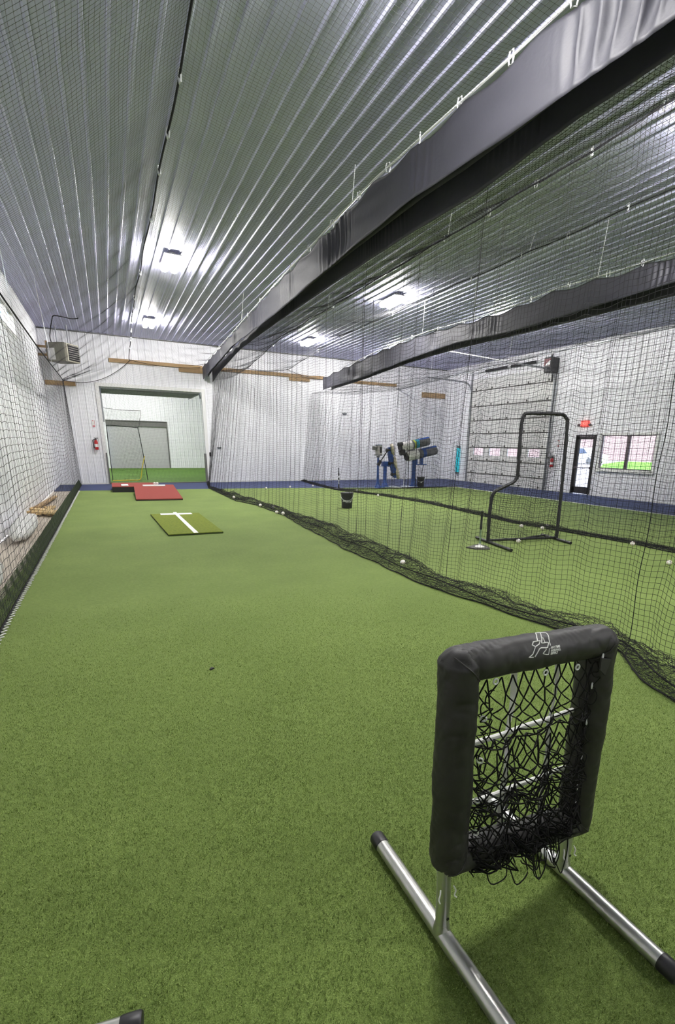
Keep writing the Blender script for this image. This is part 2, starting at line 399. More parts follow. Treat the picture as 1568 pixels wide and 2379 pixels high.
# garage door (sectional) in the right wall
e = struct(empty('door_2', (XR, 0, 0))); y0, y1, _, z1 = GD
zs = [0., .42, .98, 1.56, 2.15, 2.71, 3.31, 3.97, 4.42]
wins = [(18.52, 17.86), (17.43, 16.73), (16.28, 15.7), (15.09, 14.47)]
for k in range(8):
    a, b = (zs[k] + .012 if k else -.01), (zs[k + 1] - .012 if k < 7 else 4.46); mb = MB()
    if k == 2:
        ys = [y1] + [q for w in wins for q in w] + [y0]
        for i in range(0, len(ys), 2): mb.box(-.01, .04, ys[i + 1], ys[i], a, b)
        for w in wins: mb.box(-.01, .04, w[1], w[0], a, 1.22); mb.box(-.01, .04, w[1], w[0], 1.53, b)
    else: mb.box(-.01, .04, y0, y1, a, b)
    mb.build('door_panel', M['doorpanel'], e)
for w in wins:
    mb = MB(); mb.box(.012, .018, w[1], w[0], 1.22, 1.53); mb.build('pane', M['glass'], e)
mb = MB(); mb.box(.0, .045, y0, y1, .0, 4.42); mb.v = [(x + .03, y, z) for x, y, z in mb.v]
mb = MB()
for z in zs[1:-1]: mb.box(-.022, .045, y0, y1, z - .02, z + .02)
mb.build('panel_joint', M['seal'], e)
mb = MB(); rng = random.Random(3)
for k in range(8):
    for j in range(5):
        y = y0 + .25 + j * (y1 - y0 - .5) / 4
        mb.box(-.03, -.008, y - .03, y + .03, zs[k] + .03, zs[k] + .10)
mb.build('hinge', M['seal'], e)
mb = MB()
for y in (y0 - .05, y1 + .05):
    pts = [(-.07, y, 0), (-.07, y, 3.9)] + [(-.07 - .4 * (1 - math.cos(t)), y, 3.95 + .4 * math.sin(t)) for t in np.linspace(0, PI / 2, 7)] + [(-2.4, y, 4.4)]
    mb.tube(pts, .032, 6)
mb.build('track', M['galv'], e)
mb = MB()
mb.box(-.05, -.02, y0 - .09, y0 - .015, 0, 4.8); mb.box(-.05, -.02, y1 + .015, y1 + .1, 0, 4.8)
mb.build('track_angle', M['galv'], e)
mb = MB(); mb.tube([(-.12, y0 - .1, 4.72), (-.12, y1 + .1, 4.72)], .022, 8); mb.build('torsion_shaft', M['zinc'], e)
for a, b in ((15.0, 16.35), (16.55, 17.9)):
    mb = MB(); n = 60
    for i in range(n): pass
    mb.lathe([(.048 + .008 * (i % 2), (b - a) * i / n) for i in range(n + 1)], (-.12, a, 4.72), 12, Matrix.Rotation(-PI / 2, 4, 'X')); mb.build('torsion_spring', M['blackmetal'], e)

# ------------------------------------------------------------------ next room seen through the far doorway
YB = 32.9
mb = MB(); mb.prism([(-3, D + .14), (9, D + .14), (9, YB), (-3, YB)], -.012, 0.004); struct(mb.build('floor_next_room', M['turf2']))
mb = MB(); fn = lambda u, v, d: (u, YB - d, v)
DB = (.08, 3.3, 2.69)
ribbed(mb, -3, DB[0], 0, 5, fn); ribbed(mb, DB[1], 9, 0, 5, fn); ribbed(mb, DB[0], DB[1], DB[2], 5, fn)
mb.box(-3.1, -3, D + .14, YB, 0, 5); mb.box(9, 9.1, D + .14, YB, 0, 5); struct(mb.build('wall_next_room', M['wall']))
mb = MB(); mb.box(-3, 9, D + .14, YB, 5, 5.1); struct(mb.build('ceiling_next_room', M['ceil']))
e = struct(empty('door_3', (0, YB, 0)))
mb = MB()
mb.box(DB[0] - .05, DB[1] + .05, .12, .17, .003, 2.75)
mb.build('door_panel', mat('grey_door_panel', (.50, .50, .50), .5), e)
mb = MB(); mb.box(DB[0], DB[1], .02, .12, 2.38, 2.69); mb.build('dark_top_strip', M['greytrim'], e)  # dark strip across the top of the opening
mb = MB(); mb.box(DB[1] - .06, DB[1], -.03, .12, 0, DB[2]); mb.box(DB[0], DB[1], -.03, .02, DB[2] - .04, DB[2]); mb.build('jamb', M['greytrim'], e)
e = struct(empty('door_4', (0, D, 0)))        # sectional door of the doorway, run back under the next room's ceiling
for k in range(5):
    mb = MB(); mb.box(J1, J2, .35 + k * .56, .89 + k * .56, 3.40, 3.45); mb.box(J1, J2, .36 + k * .56, .42 + k * .56, 3.36, 3.40); mb.build('door_panel', mat('grey_panel%d' % k, (.42, .43, .43), .5), e)  # panels and their ribs in one plain grey
mb = MB(); mb.tube([(J1 + .02, .1, 2.2), (J1 + .02, .1, 3.1), (J1 + .02, .3, 3.36), (J1 + .02, 3.3, 3.38)], .03, 6); mb.tube([(J2 - .02, .2, 3.2), (J2 - .02, .35, 3.36), (J2 - .02, 3.3, 3.38)], .03, 6); mb.build('track', M['galv'], e)

# ------------------------------------------------------------------ fixtures
FIX = MB(); FIX.box(-.16, .16, -.42, .42, .02, .04); FIX.box(-.05, .05, -.3, .3, .04, .10)
LIGHTS = [
 (1.54, 11.87, 'ceiling light nearer of the two over the mound lane, left of the near valance'),
 (1.54, 17.80, 'ceiling light farther of the two over the mound lane, near the heater end'),
 (6.64, 11.85, 'ceiling light nearer of the two between the two black valances'),
 (6.64, 17.82, 'ceiling light farther of the two between the two black valances'),
 (10.2, 11.9, 'added unseen ceiling light beyond the second valance, before the garage door'),  # added lamp, hidden by the valance, to keep the right wall bright
 (10.2, 17.8, 'added unseen ceiling light beyond the second valance, by the far corner'),  # second added lamp out of sight in the right bay
 (1.9, 3.4, 'ceiling light over the near half of the mound lane'),
 (6.3, 3.6, 'ceiling light over the near half of the middle lane'),
 (6.64, -2.1, 'ceiling light behind the viewer over the middle lane')]
lt0 = None
for x, y, lab in LIGHTS:
    if lt0 is None:
        lt0 = empty('ceiling_light', (x, y, ZC - .10)); FIX.build('housing', M['trim'], lt0)
        for s in (-1, 1):
            mb = MB(); mb.bbox((s * .092, 0, -.035), (.122, .78, .115), ch=.025); mb.build('led_panel', M['led'], lt0)
        o = lt0
    else: o = copy_tree(lt0); o.location = (x, y, ZC - .10)
    tag(o, lab, 'ceiling light', 'ceiling lights')
for x, y in ((1.5, 25.5), (1.5, 29.8)):  # added fixtures, never in view, that light the next room
    o = copy_tree(lt0); o.location = (x, y, 4.86); tag(o, 'added unseen ceiling light of the next room, %s one past the far doorway' % ('first' if y < 27 else 'second'), 'ceiling light', 'ceiling lights')

# ------------------------------------------------------------------ overhead cables with clips
CLIP = MB(); CLIP.tube([(0, .012, .03), (0, .02, 0), (0, .012, -.035), (0, -.012, -.035), (0, -.02, 0), (0, -.012, .03)], .0055, 6, closed=True)
clip_me = None
def clip(p, par, sc=1.):
    global clip_me
    if clip_me is None: o = CLIP.build('clip', M['zinc'], par, True); clip_me = o
    else:
        o = clip_me.copy(); COL.objects.link(o); o.parent = par
    o.location = p; o.rotation_euler.z = random.uniform(-.8, .8); o.scale = (sc,) * 3; return o
def cable(name, pts, r, m, label, clips=(), wires=(), csc=1.):
    c = rope_obj(name, pts, r, m); tag(c, label, 'cable', 'overhead net cables')
    for p in clips: clip(p, c, csc)
    for a, b in wires:
        MB().tube([a, b], .006, 5).build('hanger_wire', M['zinc'], c)
    return c
ys = np.arange(-1, 20.9, .35)
# left cable
LC = [(-1, 3.42), (6, 3.28), (8, 3.245), (11.8, 3.21), (18.3, 3.27), (20.9, 3.50)]
lc = lambda y: (-.94 - .12 * max(0, (y - 18) / 2.96), y, float(interp(y, LC)))
cable('support_cable', [lc(y) for y in ys] + [lc(20.9)], .011, M['rope'], 'black cable along the top edge of the left wall net',
      wires=[((-1.05, 9.4, ZC), lc(9.0)), ((-1.05, 14.9, ZC), lc(14.9)), ((-1.0, 4.0, ZC), lc(4.0))])
# centre cable of lane one
CC = [(-1, 5.02), (15.5, 5.04), (16.4, 4.97), (20.9, 4.31)]
cc = lambda y: (1.03 + .012 * math.sin(y * 2.1), y, float(interp(y, CC)) - .012 * math.sin(y * 1.3) ** 2)
cable('support_cable', [cc(y) for y in ys] + [(1.07, 20.9, 4.31)], .012, M['rope'], 'black cable under the ceiling down the middle of the mound lane',
      clips=[cc(y) for y in (6.22, 7.29, 8.2, 9.85, 12.9, 15.1, 15.9, 16.5, 17.1, 17.8, 18.6, 19.4)], csc=1.7)
# middle lane cables
CA = [(-1, 4.83), (16, 4.8), (20.9, 4.38)]; CB = [(-1, 4.86), (15, 4.85), (20.9, 4.48)]
ca = lambda y: (5.2, y, float(interp(y, CA)) - .03 * abs(math.sin(y * 1.6))); cb = lambda y: (6.86, y, float(interp(y, CB)) - .03 * abs(math.sin(y * 1.6 + .6)))
cable('support_cable', [ca(y) for y in ys] + [(5.18, 20.9, 4.38)], .009, M['rope'], 'left of the two black cables over the middle lane',
      clips=[ca(y) for y in (3.9, 4.75, 5.6, 6.5, 7.6, 9, 10.6, 12.2, 14, 15.6, 17.2)], wires=[((5.2, 7.43, ZC), ca(7.5)), ((5.2, 12.4, ZC), ca(12.5)), ((5.2, 2.4, ZC), ca(2.4))], csc=1.35)
cable('support_cable', [cb(y) for y in ys] + [(6.84, 20.9, 4.48)], .009, M['rope'], 'right of the two black cables over the middle lane',
      clips=[cb(y) for y in (5.5, 6.55, 7.6, 9, 10.6, 12.2, 13.9, 15.4, 17.4)], wires=[((6.86, 7.3, ZC), cb(7.4)), ((6.86, 12.3, ZC), cb(12.4))], csc=1.35)

# ------------------------------------------------------------------ valances
V1X = lambda y: float(interp(y, [(-1, 3.30), (8, 3.30), (14.7, 3.38), (20.9, 3.52)]))
V1T = lambda y: float(interp(y, [(-1, 4.62), (4, 4.64), (6.5, 4.72), (8.5, 4.66), (10.8, 4.62), (14.7, 4.46), (20.9, 4.32)]))
V1B = lambda y: float(interp(y, [(-1, 4.03), (2.4, 4.06), (4, 4.11), (5.5, 4.20), (7.4, 4.17), (10.3, 4.10), (15.1, 4.14), (19.2, 3.95), (20.9, 3.86)]))
V1R = lambda y: float(interp(y, [(-1, 4.08), (3.5, 4.12), (4.8, 4.06), (6, 4.11), (8, 4.14), (11.2, 4.18), (15.8, 4.18), (19.5, 3.95), (20.9, 3.78)]))
V2X = lambda y: 7.45 + 0 * y
V2T = lambda y: float(interp(y, [(-1, 4.24), (6, 4.26), (7.3, 4.31), (8.3, 4.25), (9.6, 4.26), (11.3, 4.32), (13.5, 4.29), (18.5, 3.98)]))
V2B = lambda y: float(interp(y, [(-1, 3.9), (5, 3.89), (7.1, 3.83), (8.2, 3.80), (10.2, 3.88), (12, 3.82), (15.5, 3.62), (18.5, 3.55)]))
V2R = lambda y: float(interp(y, [(-1, 3.80), (5, 3.80), (8.5, 3.82), (10.5, 3.85), (12.7, 3.82), (16, 3.65), (18.5, 3.57)]))
def drape(name, par, y0, y1, X, T, B, seed, amp, m, sag=.05, step=.018, nz=14, side=-1):
    yy = np.arange(y0, y1 + 1e-6, step); tt = np.linspace(0, 1, nz)
    w1 = Wob(6, 2, 9, seed, 1); w2 = Wob(7, 12, 42, seed + 1, 1); w3 = Wob(5, .6, 3, seed + 2, 1); w4 = Wob(6, 1.5, 6, seed + 3, 2)
    act = np.clip(w3(yy) + .25, 0, 1.6)                        # folds come in bunches
    f = (np.abs(w2(yy)) ** .7 * -.55 + .35 * np.clip(w1(yy), -.4, 2)) * act
    V = np.zeros((len(yy), nz, 3))
    clipd = np.abs(np.sin(yy * PI / .92)) ** 1.5
    for j, t in enumerate(tt):
        prof = math.sin(PI * min(1, t * .9 + .06)) * .75 + .25 * (1 - t)
        z = np.array([T(v) for v in yy]) - sag * clipd * (1 - t); zb = np.array([B(v) for v in yy])
        V[:, j, 0] = np.array([X(v) for v in yy]) + side * amp * (f * prof + .25 * w4(yy, np.full_like(yy, t * 2)) * t * .5)
        V[:, j, 1] = yy + .010 * w1(yy + t) * t
        V[:, j, 2] = z + (zb - z) * t
    th = np.array([.003, 0, 0]); A = V.reshape(-1, 3); n = len(A)
    idx = np.arange(n).reshape(len(yy), nz)
    q = np.stack([idx[:-1, :-1], idx[1:, :-1], idx[1:, 1:], idx[:-1, 1:]], -1).reshape(-1, 4)
    F = [q, q[:, ::-1] + n]
    def rim(e): return np.stack([e[:-1], e[1:], e[1:] + n, e[:-1] + n], -1)
    for e in (idx[:, 0], idx[:, -1], idx[0, :], idx[-1, :]): F.append(rim(e))
    return link(name, np_mesh(name, np.concatenate([A, A + th]), np.concatenate(F)), m, par, True)
def valance(y0, y1, X, T, B, R, wd, seed, label, amp):
    e = empty('net_valance', (X(y0), y0, 0)); e.location = (0, 0, 0); tag(e, label, 'valance', 'black vinyl valances over the divider nets')
    drape('front_panel', e, y0, y1, X, T, B, seed, amp, M['vinyl'])
    drape('rear_panel', e, y0, y1, lambda y: X(y) + wd, lambda y: T(y) - .02, R, seed + 20, amp * .5, M['vinyl'], side=1)
    drape('inner_lining', e, y0, y1, lambda y: X(y) + wd * .5, lambda y: T(y) - .06, lambda y: (B(y) + R(y)) / 2 + .12, seed + 30, amp * .3, M['vinyl'], side=1, step=.1, nz=5)
    return e
valance(-1., 20.88, V1X, V1T, V1B, V1R, .35, 11, 'long black vinyl valance nearer the viewer, running from top right to the far doorway', .055)
valance(-1., 18.5, V2X, V2T, V2B, V2R, .34, 45, 'black vinyl valance farther right, ending over the middle of the far wall', .07)
v1c = lambda y: (V1X(y) + .02, y, V1T(y) + .035)
cable('support_cable', [v1c(y) for y in ys] + [v1c(20.9)], .012, M['zinc'], 'bright steel cable along the top of the nearer black valance',
      clips=[v1c(y) for y in (2.7, 3.35, 4.0, 4.7, 5.4, 6.1, 6.9, 7.8, 8.8, 9.8, 10.9, 12, 13.2, 14.5, 15.8, 17.2, 18.6, 20.1)],
      wires=[((3.3, 6.97, ZC), v1c(7.1)), ((3.36, 13.4, ZC), v1c(13.9)), ((3.3, 1.5, ZC), v1c(1.5))], csc=1.5)
v2c = lambda y: (V2X(y) + .02, y, V2T(y) + .03)
cable('support_cable', [v2c(y) for y in np.arange(-1, 18.6, .4)] + [(7.5, 20.9, 4.28)], .012, M['zinc'], 'bright steel cable along the top of the farther black valance',
      clips=[v2c(y) for y in (4.5, 5.6, 6.2, 7.0, 7.9, 8.9, 10, 11, 12.2, 13.5, 15)],
      wires=[((7.45, 6.3, ZC), v2c(6.4)), ((7.45, 11.6, ZC), v2c(11.7)), ((7.45, 9.6, ZC), v2c(9.6))], csc=1.5)
rc = lambda y: (12.2, y, float(interp(y, [(-1, 4.42), (10.4, 4.38), (15.5, 4.25), (20.9, 4.05)])))
cable('support_cable', [rc(y) for y in ys] + [rc(20.9)], .022, M['galv'], 'grey pipe along the top of the right bay net by the garage door',
      clips=[rc(y) for y in (9.5, 11.8, 14.2, 16.6)], wires=[((12.2, 13.6, ZC), rc(13.7)), ((12.2, 18.3, ZC), rc(18.3))], csc=1.5)
b = MB(); b.tube([(7.9, 13.0, 4.33), (12.2, 13.35, 4.26)], .02, 8); tag(b.build('spreader_bar', M['zinc']), 'thin silver spreader bar between the farther valance and the right bay pipe', 'bar')

# ------------------------------------------------------------------ nets
P = .046; R_ = .0014
yg = np.arange(-1., 20.86, P)
def wavy(yy, tt, seed, ax=.045, az=.02):
    a = Wob(4, 11, 21, seed, 1); b = Wob(5, .5, 1.6, seed + 1, 2); c = Wob(6, 2, 9, seed + 2, 2)
    Y, T = np.meshgrid(yy, tt, indexing='ij')
    ph = Y + .10 * np.sin(2.2 * T) + .03 * b(Y, T)
    return Y, T, ax * .8 * a(ph) + ax * .7 * b(Y, T), az * (.8 * a(ph + .05) + .45 * c(Y, T))
def left_net():
    tt = np.linspace(0, 1, 41); Y, T, dx, dz = wavy(yg, tt, 101, .009, .010); big = Wob(7, .5, 2.6, 111, 1); dz = dz + .040 * big(Y + .5 * T + .15 * np.sin(T * 5))
    zt = interp(yg, LC)[:, None]; xt = np.array([lc(y)[0] for y in yg])[:, None]
    edge = np.sin(PI * np.clip(T, 0, 1)) ** .5
    X = xt + (-.945 - xt) * (1 - T) + dx * edge; Z = .012 + T * (zt - .012) + dz * edge
    o = net_obj('batting_cage_net', np.stack([X, Y, Z], -1), .0026, axis=(0, 1))
    Vv, Fv = cord_arrays(np.stack([X, Y, Z], -1)[::2], .0014); link('vertical_cords', np_mesh('vertical_cords', Vv, Fv), M['net'], o)
    tag(o, 'black cage net hanging along the left wall over the bare concrete strip', 'net', 'black batting cage nets')
    # doubled skirt along the floor
    yy = np.arange(-1, 20.8, .019); t2 = np.linspace(0, 1, 12); Y, T, dx, dz = wavy(yy, t2, 131, .004, .004)
    G = np.stack([-.965 - .05 * T + dx, Y, .008 + .185 * T + dz * T], -1)
    net_obj('skirt', G, .0021, mat('dark_green_net_skirt', (.040, .062, .022), .8), o)
    # light lacing cord zig-zag at the turf edge
    pts = []; y = 1.0; s = 1; rr = random.Random(4)
    while y < 18.2:
        pts.append((-.925 + .02 * s + rr.uniform(-.006, .006), y, .014)); y += .035 + rr.uniform(0, .012); s = -s
    MB().tube(pts, .0055, 4).build('lacing', mat('pale_lacing_cord', (.55, .56, .53), .7), o)
    MB().tube([(-.95, y, .012) for y in np.arange(-1, 20.8, .5)], .012, 6).build('hem_rope', M['rope'], o)
left_net()

LO = [(1.0, 2.75), (1.55, 2.99), (1.82, 3.07), (2.3, 3.42), (3.01, 3.29), (3.35, 3.24), (3.79, 3.18), (4.41, 3.05), (4.99, 3.03), (5.78, 3.06), (6.73, 3.03), (7.61, 3.11), (9.06, 3.17), (10.61, 3.31), (12.78, 3.22), (13.83, 2.95), (18.1, 2.97), (20.8, 3.36)]
UP = [(1.0, 3.2), (1.83, 3.45), (2.15, 3.56), (2.5, 3.66), (3.27, 3.50), (4.1, 3.43), (4.94, 3.41), (5.8, 3.52), (6.78, 3.56), (8.28, 3.6), (9.4, 3.62), (10.1, 3.53), (12.08, 3.52), (14.94, 3.26), (18.45, 3.06), (20.8, 3.43)]
def divider(y0, y1, xt, zt, xf, seed, label, nrow, axp=.05, pile=None, seams=(), P=P):
    yy = np.arange(y0, y1, P); tt = np.linspace(0, 1, nrow); Y, T, dx, dz = wavy(yy, tt, seed, axp, .017)
    XT = np.array([xt(y) for y in yy])[:, None]; ZT = np.array([zt(y) for y in yy])[:, None]; XF = np.array([xf(y) for y in yy])[:, None]
    env = np.clip((1 - T) * 8, 0, 1) ** .6
    X = XF + (XT - XF) * T + dx * env; Z = .03 + T * (ZT - .03) + dz * env * np.clip(T * 6, 0, 1)
    Yn = Y + .006 * Wob(6, 3, 12, seed + 9, 2)(Y, T * 4) * env
    G = np.stack([X, Yn, Z], -1)
    o = net_obj('batting_cage_net', G, R_ * 1.2, rv=.92)
    tag(o, label, 'net', 'black batting cage nets')
    for ysm in seams:
        i = min(max(int((ysm - y0) / P), 0), len(yy) - 1)
        MB().tube([tuple(p) for p in G[i, ::2]], .0034, 5).build('seam_cord', M['rope'], o)
    if pile:
        lo, upf, lay = pile
        yp = np.arange(y0, y1, .040); nr = 18; u = np.linspace(0, 1, nr)
        for q in range(lay):
            Yp, U = np.meshgrid(yp, u, indexing='ij')
            a = Wob(7, 6, 26, seed + 50 + q, 2); b2 = Wob(7, 14, 45, seed + 60 + q, 2); c = Wob(5, 1.5, 5, seed + 70 + q, 1)
            LOy = np.array([lo(v) for v in yp])[:, None]; UPy = np.array([upf(v) for v in yp])[:, None]
            wdt = (UPy - LOy)
            un = U + .10 * a(Yp, U * 6) * np.sin(PI * U) + .05 * q
            Xp = UPy - wdt * np.clip(un, -.05, 1.02) * (1 - .10 * q) + .012 * b2(Yp, U * 8)
            hump = np.exp(-((un - .22) / .22) ** 2) * .075 + .05 * np.sin(PI * U)
            Zp = .008 + np.abs(hump * (.7 + .5 * c(Yp)) * np.clip(wdt / .4, .3, 1)) + .022 * np.abs(b2(Yp + .3, U * 7)) + .005 * q
            Yq = Yp + .035 * a(Yp + 1, U * 5)
            net_obj('piled_hem', np.stack([Xp, Yq, Zp], -1), .0015, None, o)
        MB().tube([(lo(v) + .02 + .015 * math.sin(v * 9), v, .012) for v in np.arange(y0, y1, .12)], .007, 5).build('hem_rope', M['rope'], o)
        MB().tube([(lo(v) * .55 + upf(v) * .45 + .05 * math.sin(v * 3.1), v, .04) for v in np.arange(y0, y1, .12)], .007, 5).build('lead_rope', M['rope'], o)
    return o
up_f = lambda y: float(interp(y, UP)); lo_f = lambda y: float(interp(y, LO))
divider(-1., 20.84, lambda y: V1X(y) + .36, lambda y: V1R(y) + .03, up_f, 201, 'black divider net hanging from the nearer valance with its hem piled on the turf', 92, .026,
        (lo_f, lambda y: up_f(y) + .03, 2), seams=(2.35, 4.65, 7.3, 9.4, 12.6, 13.6, 16.5, 19.3))
N3F = lambda y: float(interp(y, [(-1, 8.0), (4.5, 7.8), (5.3, 7.87), (7.86, 7.6), (11.6, 7.89), (14.2, 7.65), (16, 7.1), (18.6, 7.16), (20.8, 7.4)]))
divider(-1., 20.84, lambda y: V2X(y) + .35, lambda y: V2R(y) + .03, N3F, 301, 'black divider net hanging from the farther valance behind the L-shaped screen', 86, .028,
        (lambda y: N3F(y) - .11, lambda y: N3F(y) + .06, 2), seams=(3.2, 6.2, 9.7, 13.4, 17))
divider(-1., 20.8, lambda y: 12.2, lambda y: rc(y)[2], lambda y: 12.2, 401, 'black net along the blue border in front of the garage door and window', 70, .04, None, P=.06)
# cross net closing the right bay
xx = np.arange(7.3, 12.2, .05); tt = np.linspace(0, 1, 84); X, T, dy, dz = wavy(xx, tt, 501, .045, .016)
G = np.stack([X, 16.25 + dy * (1 - T * .5), .02 + T * 4.1 + dz], -1)
o = net_obj('batting_cage_net', G, R_); tag(o, 'black cross net hanging in front of the blue pitching machines', 'net', 'black batting cage nets')
MB().tube([(7.05, 16.55, .02), (7.7, 16.32, .02), (8.4, 16.22, .02), (10.8, 16.25, .02), (12.2, 16.2, .02), (12.5, 16.5, .02)], .016, 6).build('hem_rope', M['rope'], o)
for xs in (9.98, 10.3): MB().tube([(xs, 16.24, .0), (xs + .01, 16.24, 2.2)], .012, 5).build('seam_cord', M['rope'], o)
# end nets in front of the far wall
def end_net(x0, x1, top, label, seed, P=.048):
    xx = np.arange(x0, x1, P); tt = np.linspace(0, 1, 78); X, T, dy, dz = wavy(xx, tt, seed, .006, .006)
    zt = np.array([top(x) for x in xx])[:, None]
    o = net_obj('batting_cage_net', np.stack([X, 20.80 + dy, .015 + T * (zt - .015) + dz * (1 - T)], -1), R_ * .95)
    tag(o, label, 'net', 'black batting cage nets')
    MB().tube([(x, 20.80, top(x)) for x in np.arange(x0, x1 + .01, .1)], .009, 6).build('top_rope', M['rope'], o); return o
def sagcurve(a, za, b, zb, s):
    return lambda x: za + (zb - za) * (x - a) / (b - a) - s * 4 * (x - a) * (b - x) / (b - a) ** 2
c1 = sagcurve(-1.06, 3.50, 1.07, 4.31, .33); c2 = sagcurve(1.07, 4.31, 3.5, 4.28, .10)
end_net(-1.06, 3.44, lambda x: c1(x) if x < 1.07 else c2(x), 'thin black net across the far doorway with a sagging top rope', 601)
c3 = sagcurve(3.55, 4.25, 5.18, 4.38, .07); c4 = sagcurve(5.18, 4.38, 6.84, 4.46, .07); c5 = sagcurve(6.84, 4.46, 8.6, 4.2, .07)
end_net(3.58, 8.4, lambda x: c3(x) if x < 5.18 else c4(x) if x < 6.84 else c5(x), 'thin black net in front of the far wall behind the middle lane', 651)
# overhead nets
def roof_net(name_lab, lines, seed, y0=-1., y1=20.8, P=P, sag=.06, k=.72):
    yy = np.arange(y0, y1, P); cols = []
    for (fa, fb, n, sg) in lines:
        A = np.array([fa(y) for y in yy]); B = np.array([fb(y) for y in yy]); t = np.linspace(0, 1, n)[None, :, None]
        Q = A[:, None, :] * (1 - t) + B[:, None, :] * t; Q[:, :, 2] -= sg * 4 * (t * (1 - t))[..., 0]; cols.append(Q[:, (1 if cols else 0):])
    G = np.concatenate(cols, 1); wv = Wob(6, 1.5, 6, seed, 2); w2 = Wob(6, 4, 12, seed + 1, 2)
    Y = G[:, :, 1]; X = G[:, :, 0].copy()
    G[:, :, 2] += .014 * wv(Y, X) + .004 * w2(Y, X); G[:, :, 0] += .004 * w2(Y + 3, X); G[:, :, 1] += .008 * wv(Y + 5, X)
    o = net_obj('overhead_net', G, R_ * k); return tag(o, name_lab, 'net', 'black overhead nets')
v1t = lambda y: (V1X(y) - .01, y, V1T(y) + .01)
roof_net('black overhead net stretched under the ceiling above the mound lane', [(lc, cc, 54, .05), (cc, v1t, 52, .12)], 701)
v1r = lambda y: (V1X(y) + .37, y, V1R(y) + .05); v2t = lambda y: (V2X(y), y, V2T(y))
roof_net('black overhead net stretched above the middle lane between the two valances', [(v1r, ca, 36, .10), (ca, cb, 36, .10), (cb, v2t, 20, .05)], 751, k=.95)
v2r = lambda y: (V2X(y) + .36, y, V2R(y) + .05)
roof_net('black overhead net stretched above the right bay', [(v2r, rc, 70, .12)], 801, P=.062)
# ------------------------------------------------------------------ nine-pocket pitching target (foreground)
def Mx(loc, rx=0, ry=0, rz=0): return Matrix.Translation(loc) @ Matrix.Rotation(rz, 4, 'Z') @ Matrix.Rotation(ry, 4, 'Y') @ Matrix.Rotation(rx, 4, 'X')
T = empty('pitching_target', (0, 0, 0)); tag(T, 'black padded pitching target with nine net pockets on silver feet, at the front right', 'pitching target')
TL, TR_, BR, BL = (.803, .965), (1.385, .937), (1.398, .205), (.812, .297)
def pad(name, p, q, seed, r0=.0625, bulge=0.):
    p = Vector((p[0], 1.0, p[1])); q = Vector((q[0], 1.0, q[1])); ax = (q - p).normalized(); L = (q - p).length
    sd = Vector((0, -1, 0)); w = ax.cross(sd); n = 150; k = 44; vs = []; fs = []
    ext = .052
    for i in range(n + 1):
        s = -ext + (L + 2 * ext) * i / n
        e = min(s + ext, L + ext - s); rr = r0 * min(1., (max(e, 0) / .045)) ** .42 if e < .045 else r0
        rr = max(rr, .002)
        for j in range(k):
            a = 2 * PI * j / k; d = sd * math.cos(a) + w * math.sin(a)
            c = p + ax * s
            q3 = c * 9 + d * .5 + Vector((seed, 0, 0))
            # stretched creases: strong across the sleeve near its ends, soft dents elsewhere
            endf = math.exp(-min(s, L - s) / .12) if 0 < s < L else 1
            wr = noise.noise(q3 * .9) * .0045 + (1 - abs(noise.noise(Vector((s * 20 + 3.2 * math.sin(a + seed), math.cos(a) * .7, math.sin(a) * .7 + seed))))) ** 9 * -.008 * (.32 + .45 * endf)
            wr += noise.noise(Vector((s * 34, math.cos(a) * 1.6, math.sin(a) * 1.6 + seed * 2))) * .0018
            fl = 1 + .10 * math.cos(a) * 0 - .06 * abs(math.sin(a))
            vs.append(c + d * max(.002, (rr + wr * min(1, rr / r0)) * fl) + Vector((0, 0, bulge * math.sin(PI * max(0, min(1, s / L))))))
    for i in range(n):
        for j in range(k):
            l = (j + 1) % k; fs.append((i * k + j, i * k + l, (i + 1) * k + l, (i + 1) * k + j))
    fs.append(tuple(range(k - 1, -1, -1))); fs.append(tuple(n * k + j for j in range(k)))
    return MB().add(vs, fs).build(name, M['padvinyl'], T, True)
pad('side_pad', TL, BL, 1.3, .063); pad('side_pad', TR_, BR, 4.7, .063); pt = pad('top_pad', TL, TR_, 7.9, .058); pad('bottom_pad', BL, BR, 11.2, .056)
from mathutils.bvhtree import BVHTree
_pb = [BVHTree.FromPolygons([v.co.copy() for v in o.data.vertices], [tuple(p.vertices) for p in o.data.polygons]) for o in T.children if o.name.split('.')[0].endswith('_pad')]
# corner seams of the cover
for c, s in ((TL, (-1, 1)), (TR_, (1, 1)), (BR, (1, -1)), (BL, (-1, -1))):
    pts = []
    for k in range(25):
        t = -.07 + .14 * k / 24; o = Vector((c[0] + s[0] * t, .8, c[1] + s[1] * t)); hs = [h[0] for h in (b.ray_cast(o, Vector((0, 1, 0))) for b in _pb) if h[0]]
        if hs: pts.append(min(hs, key=lambda p: p.y) + Vector((0, -.0005, 0)))
    MB().tube(pts, .0028, 6).build('seam', M['padvinyl'], T, True)
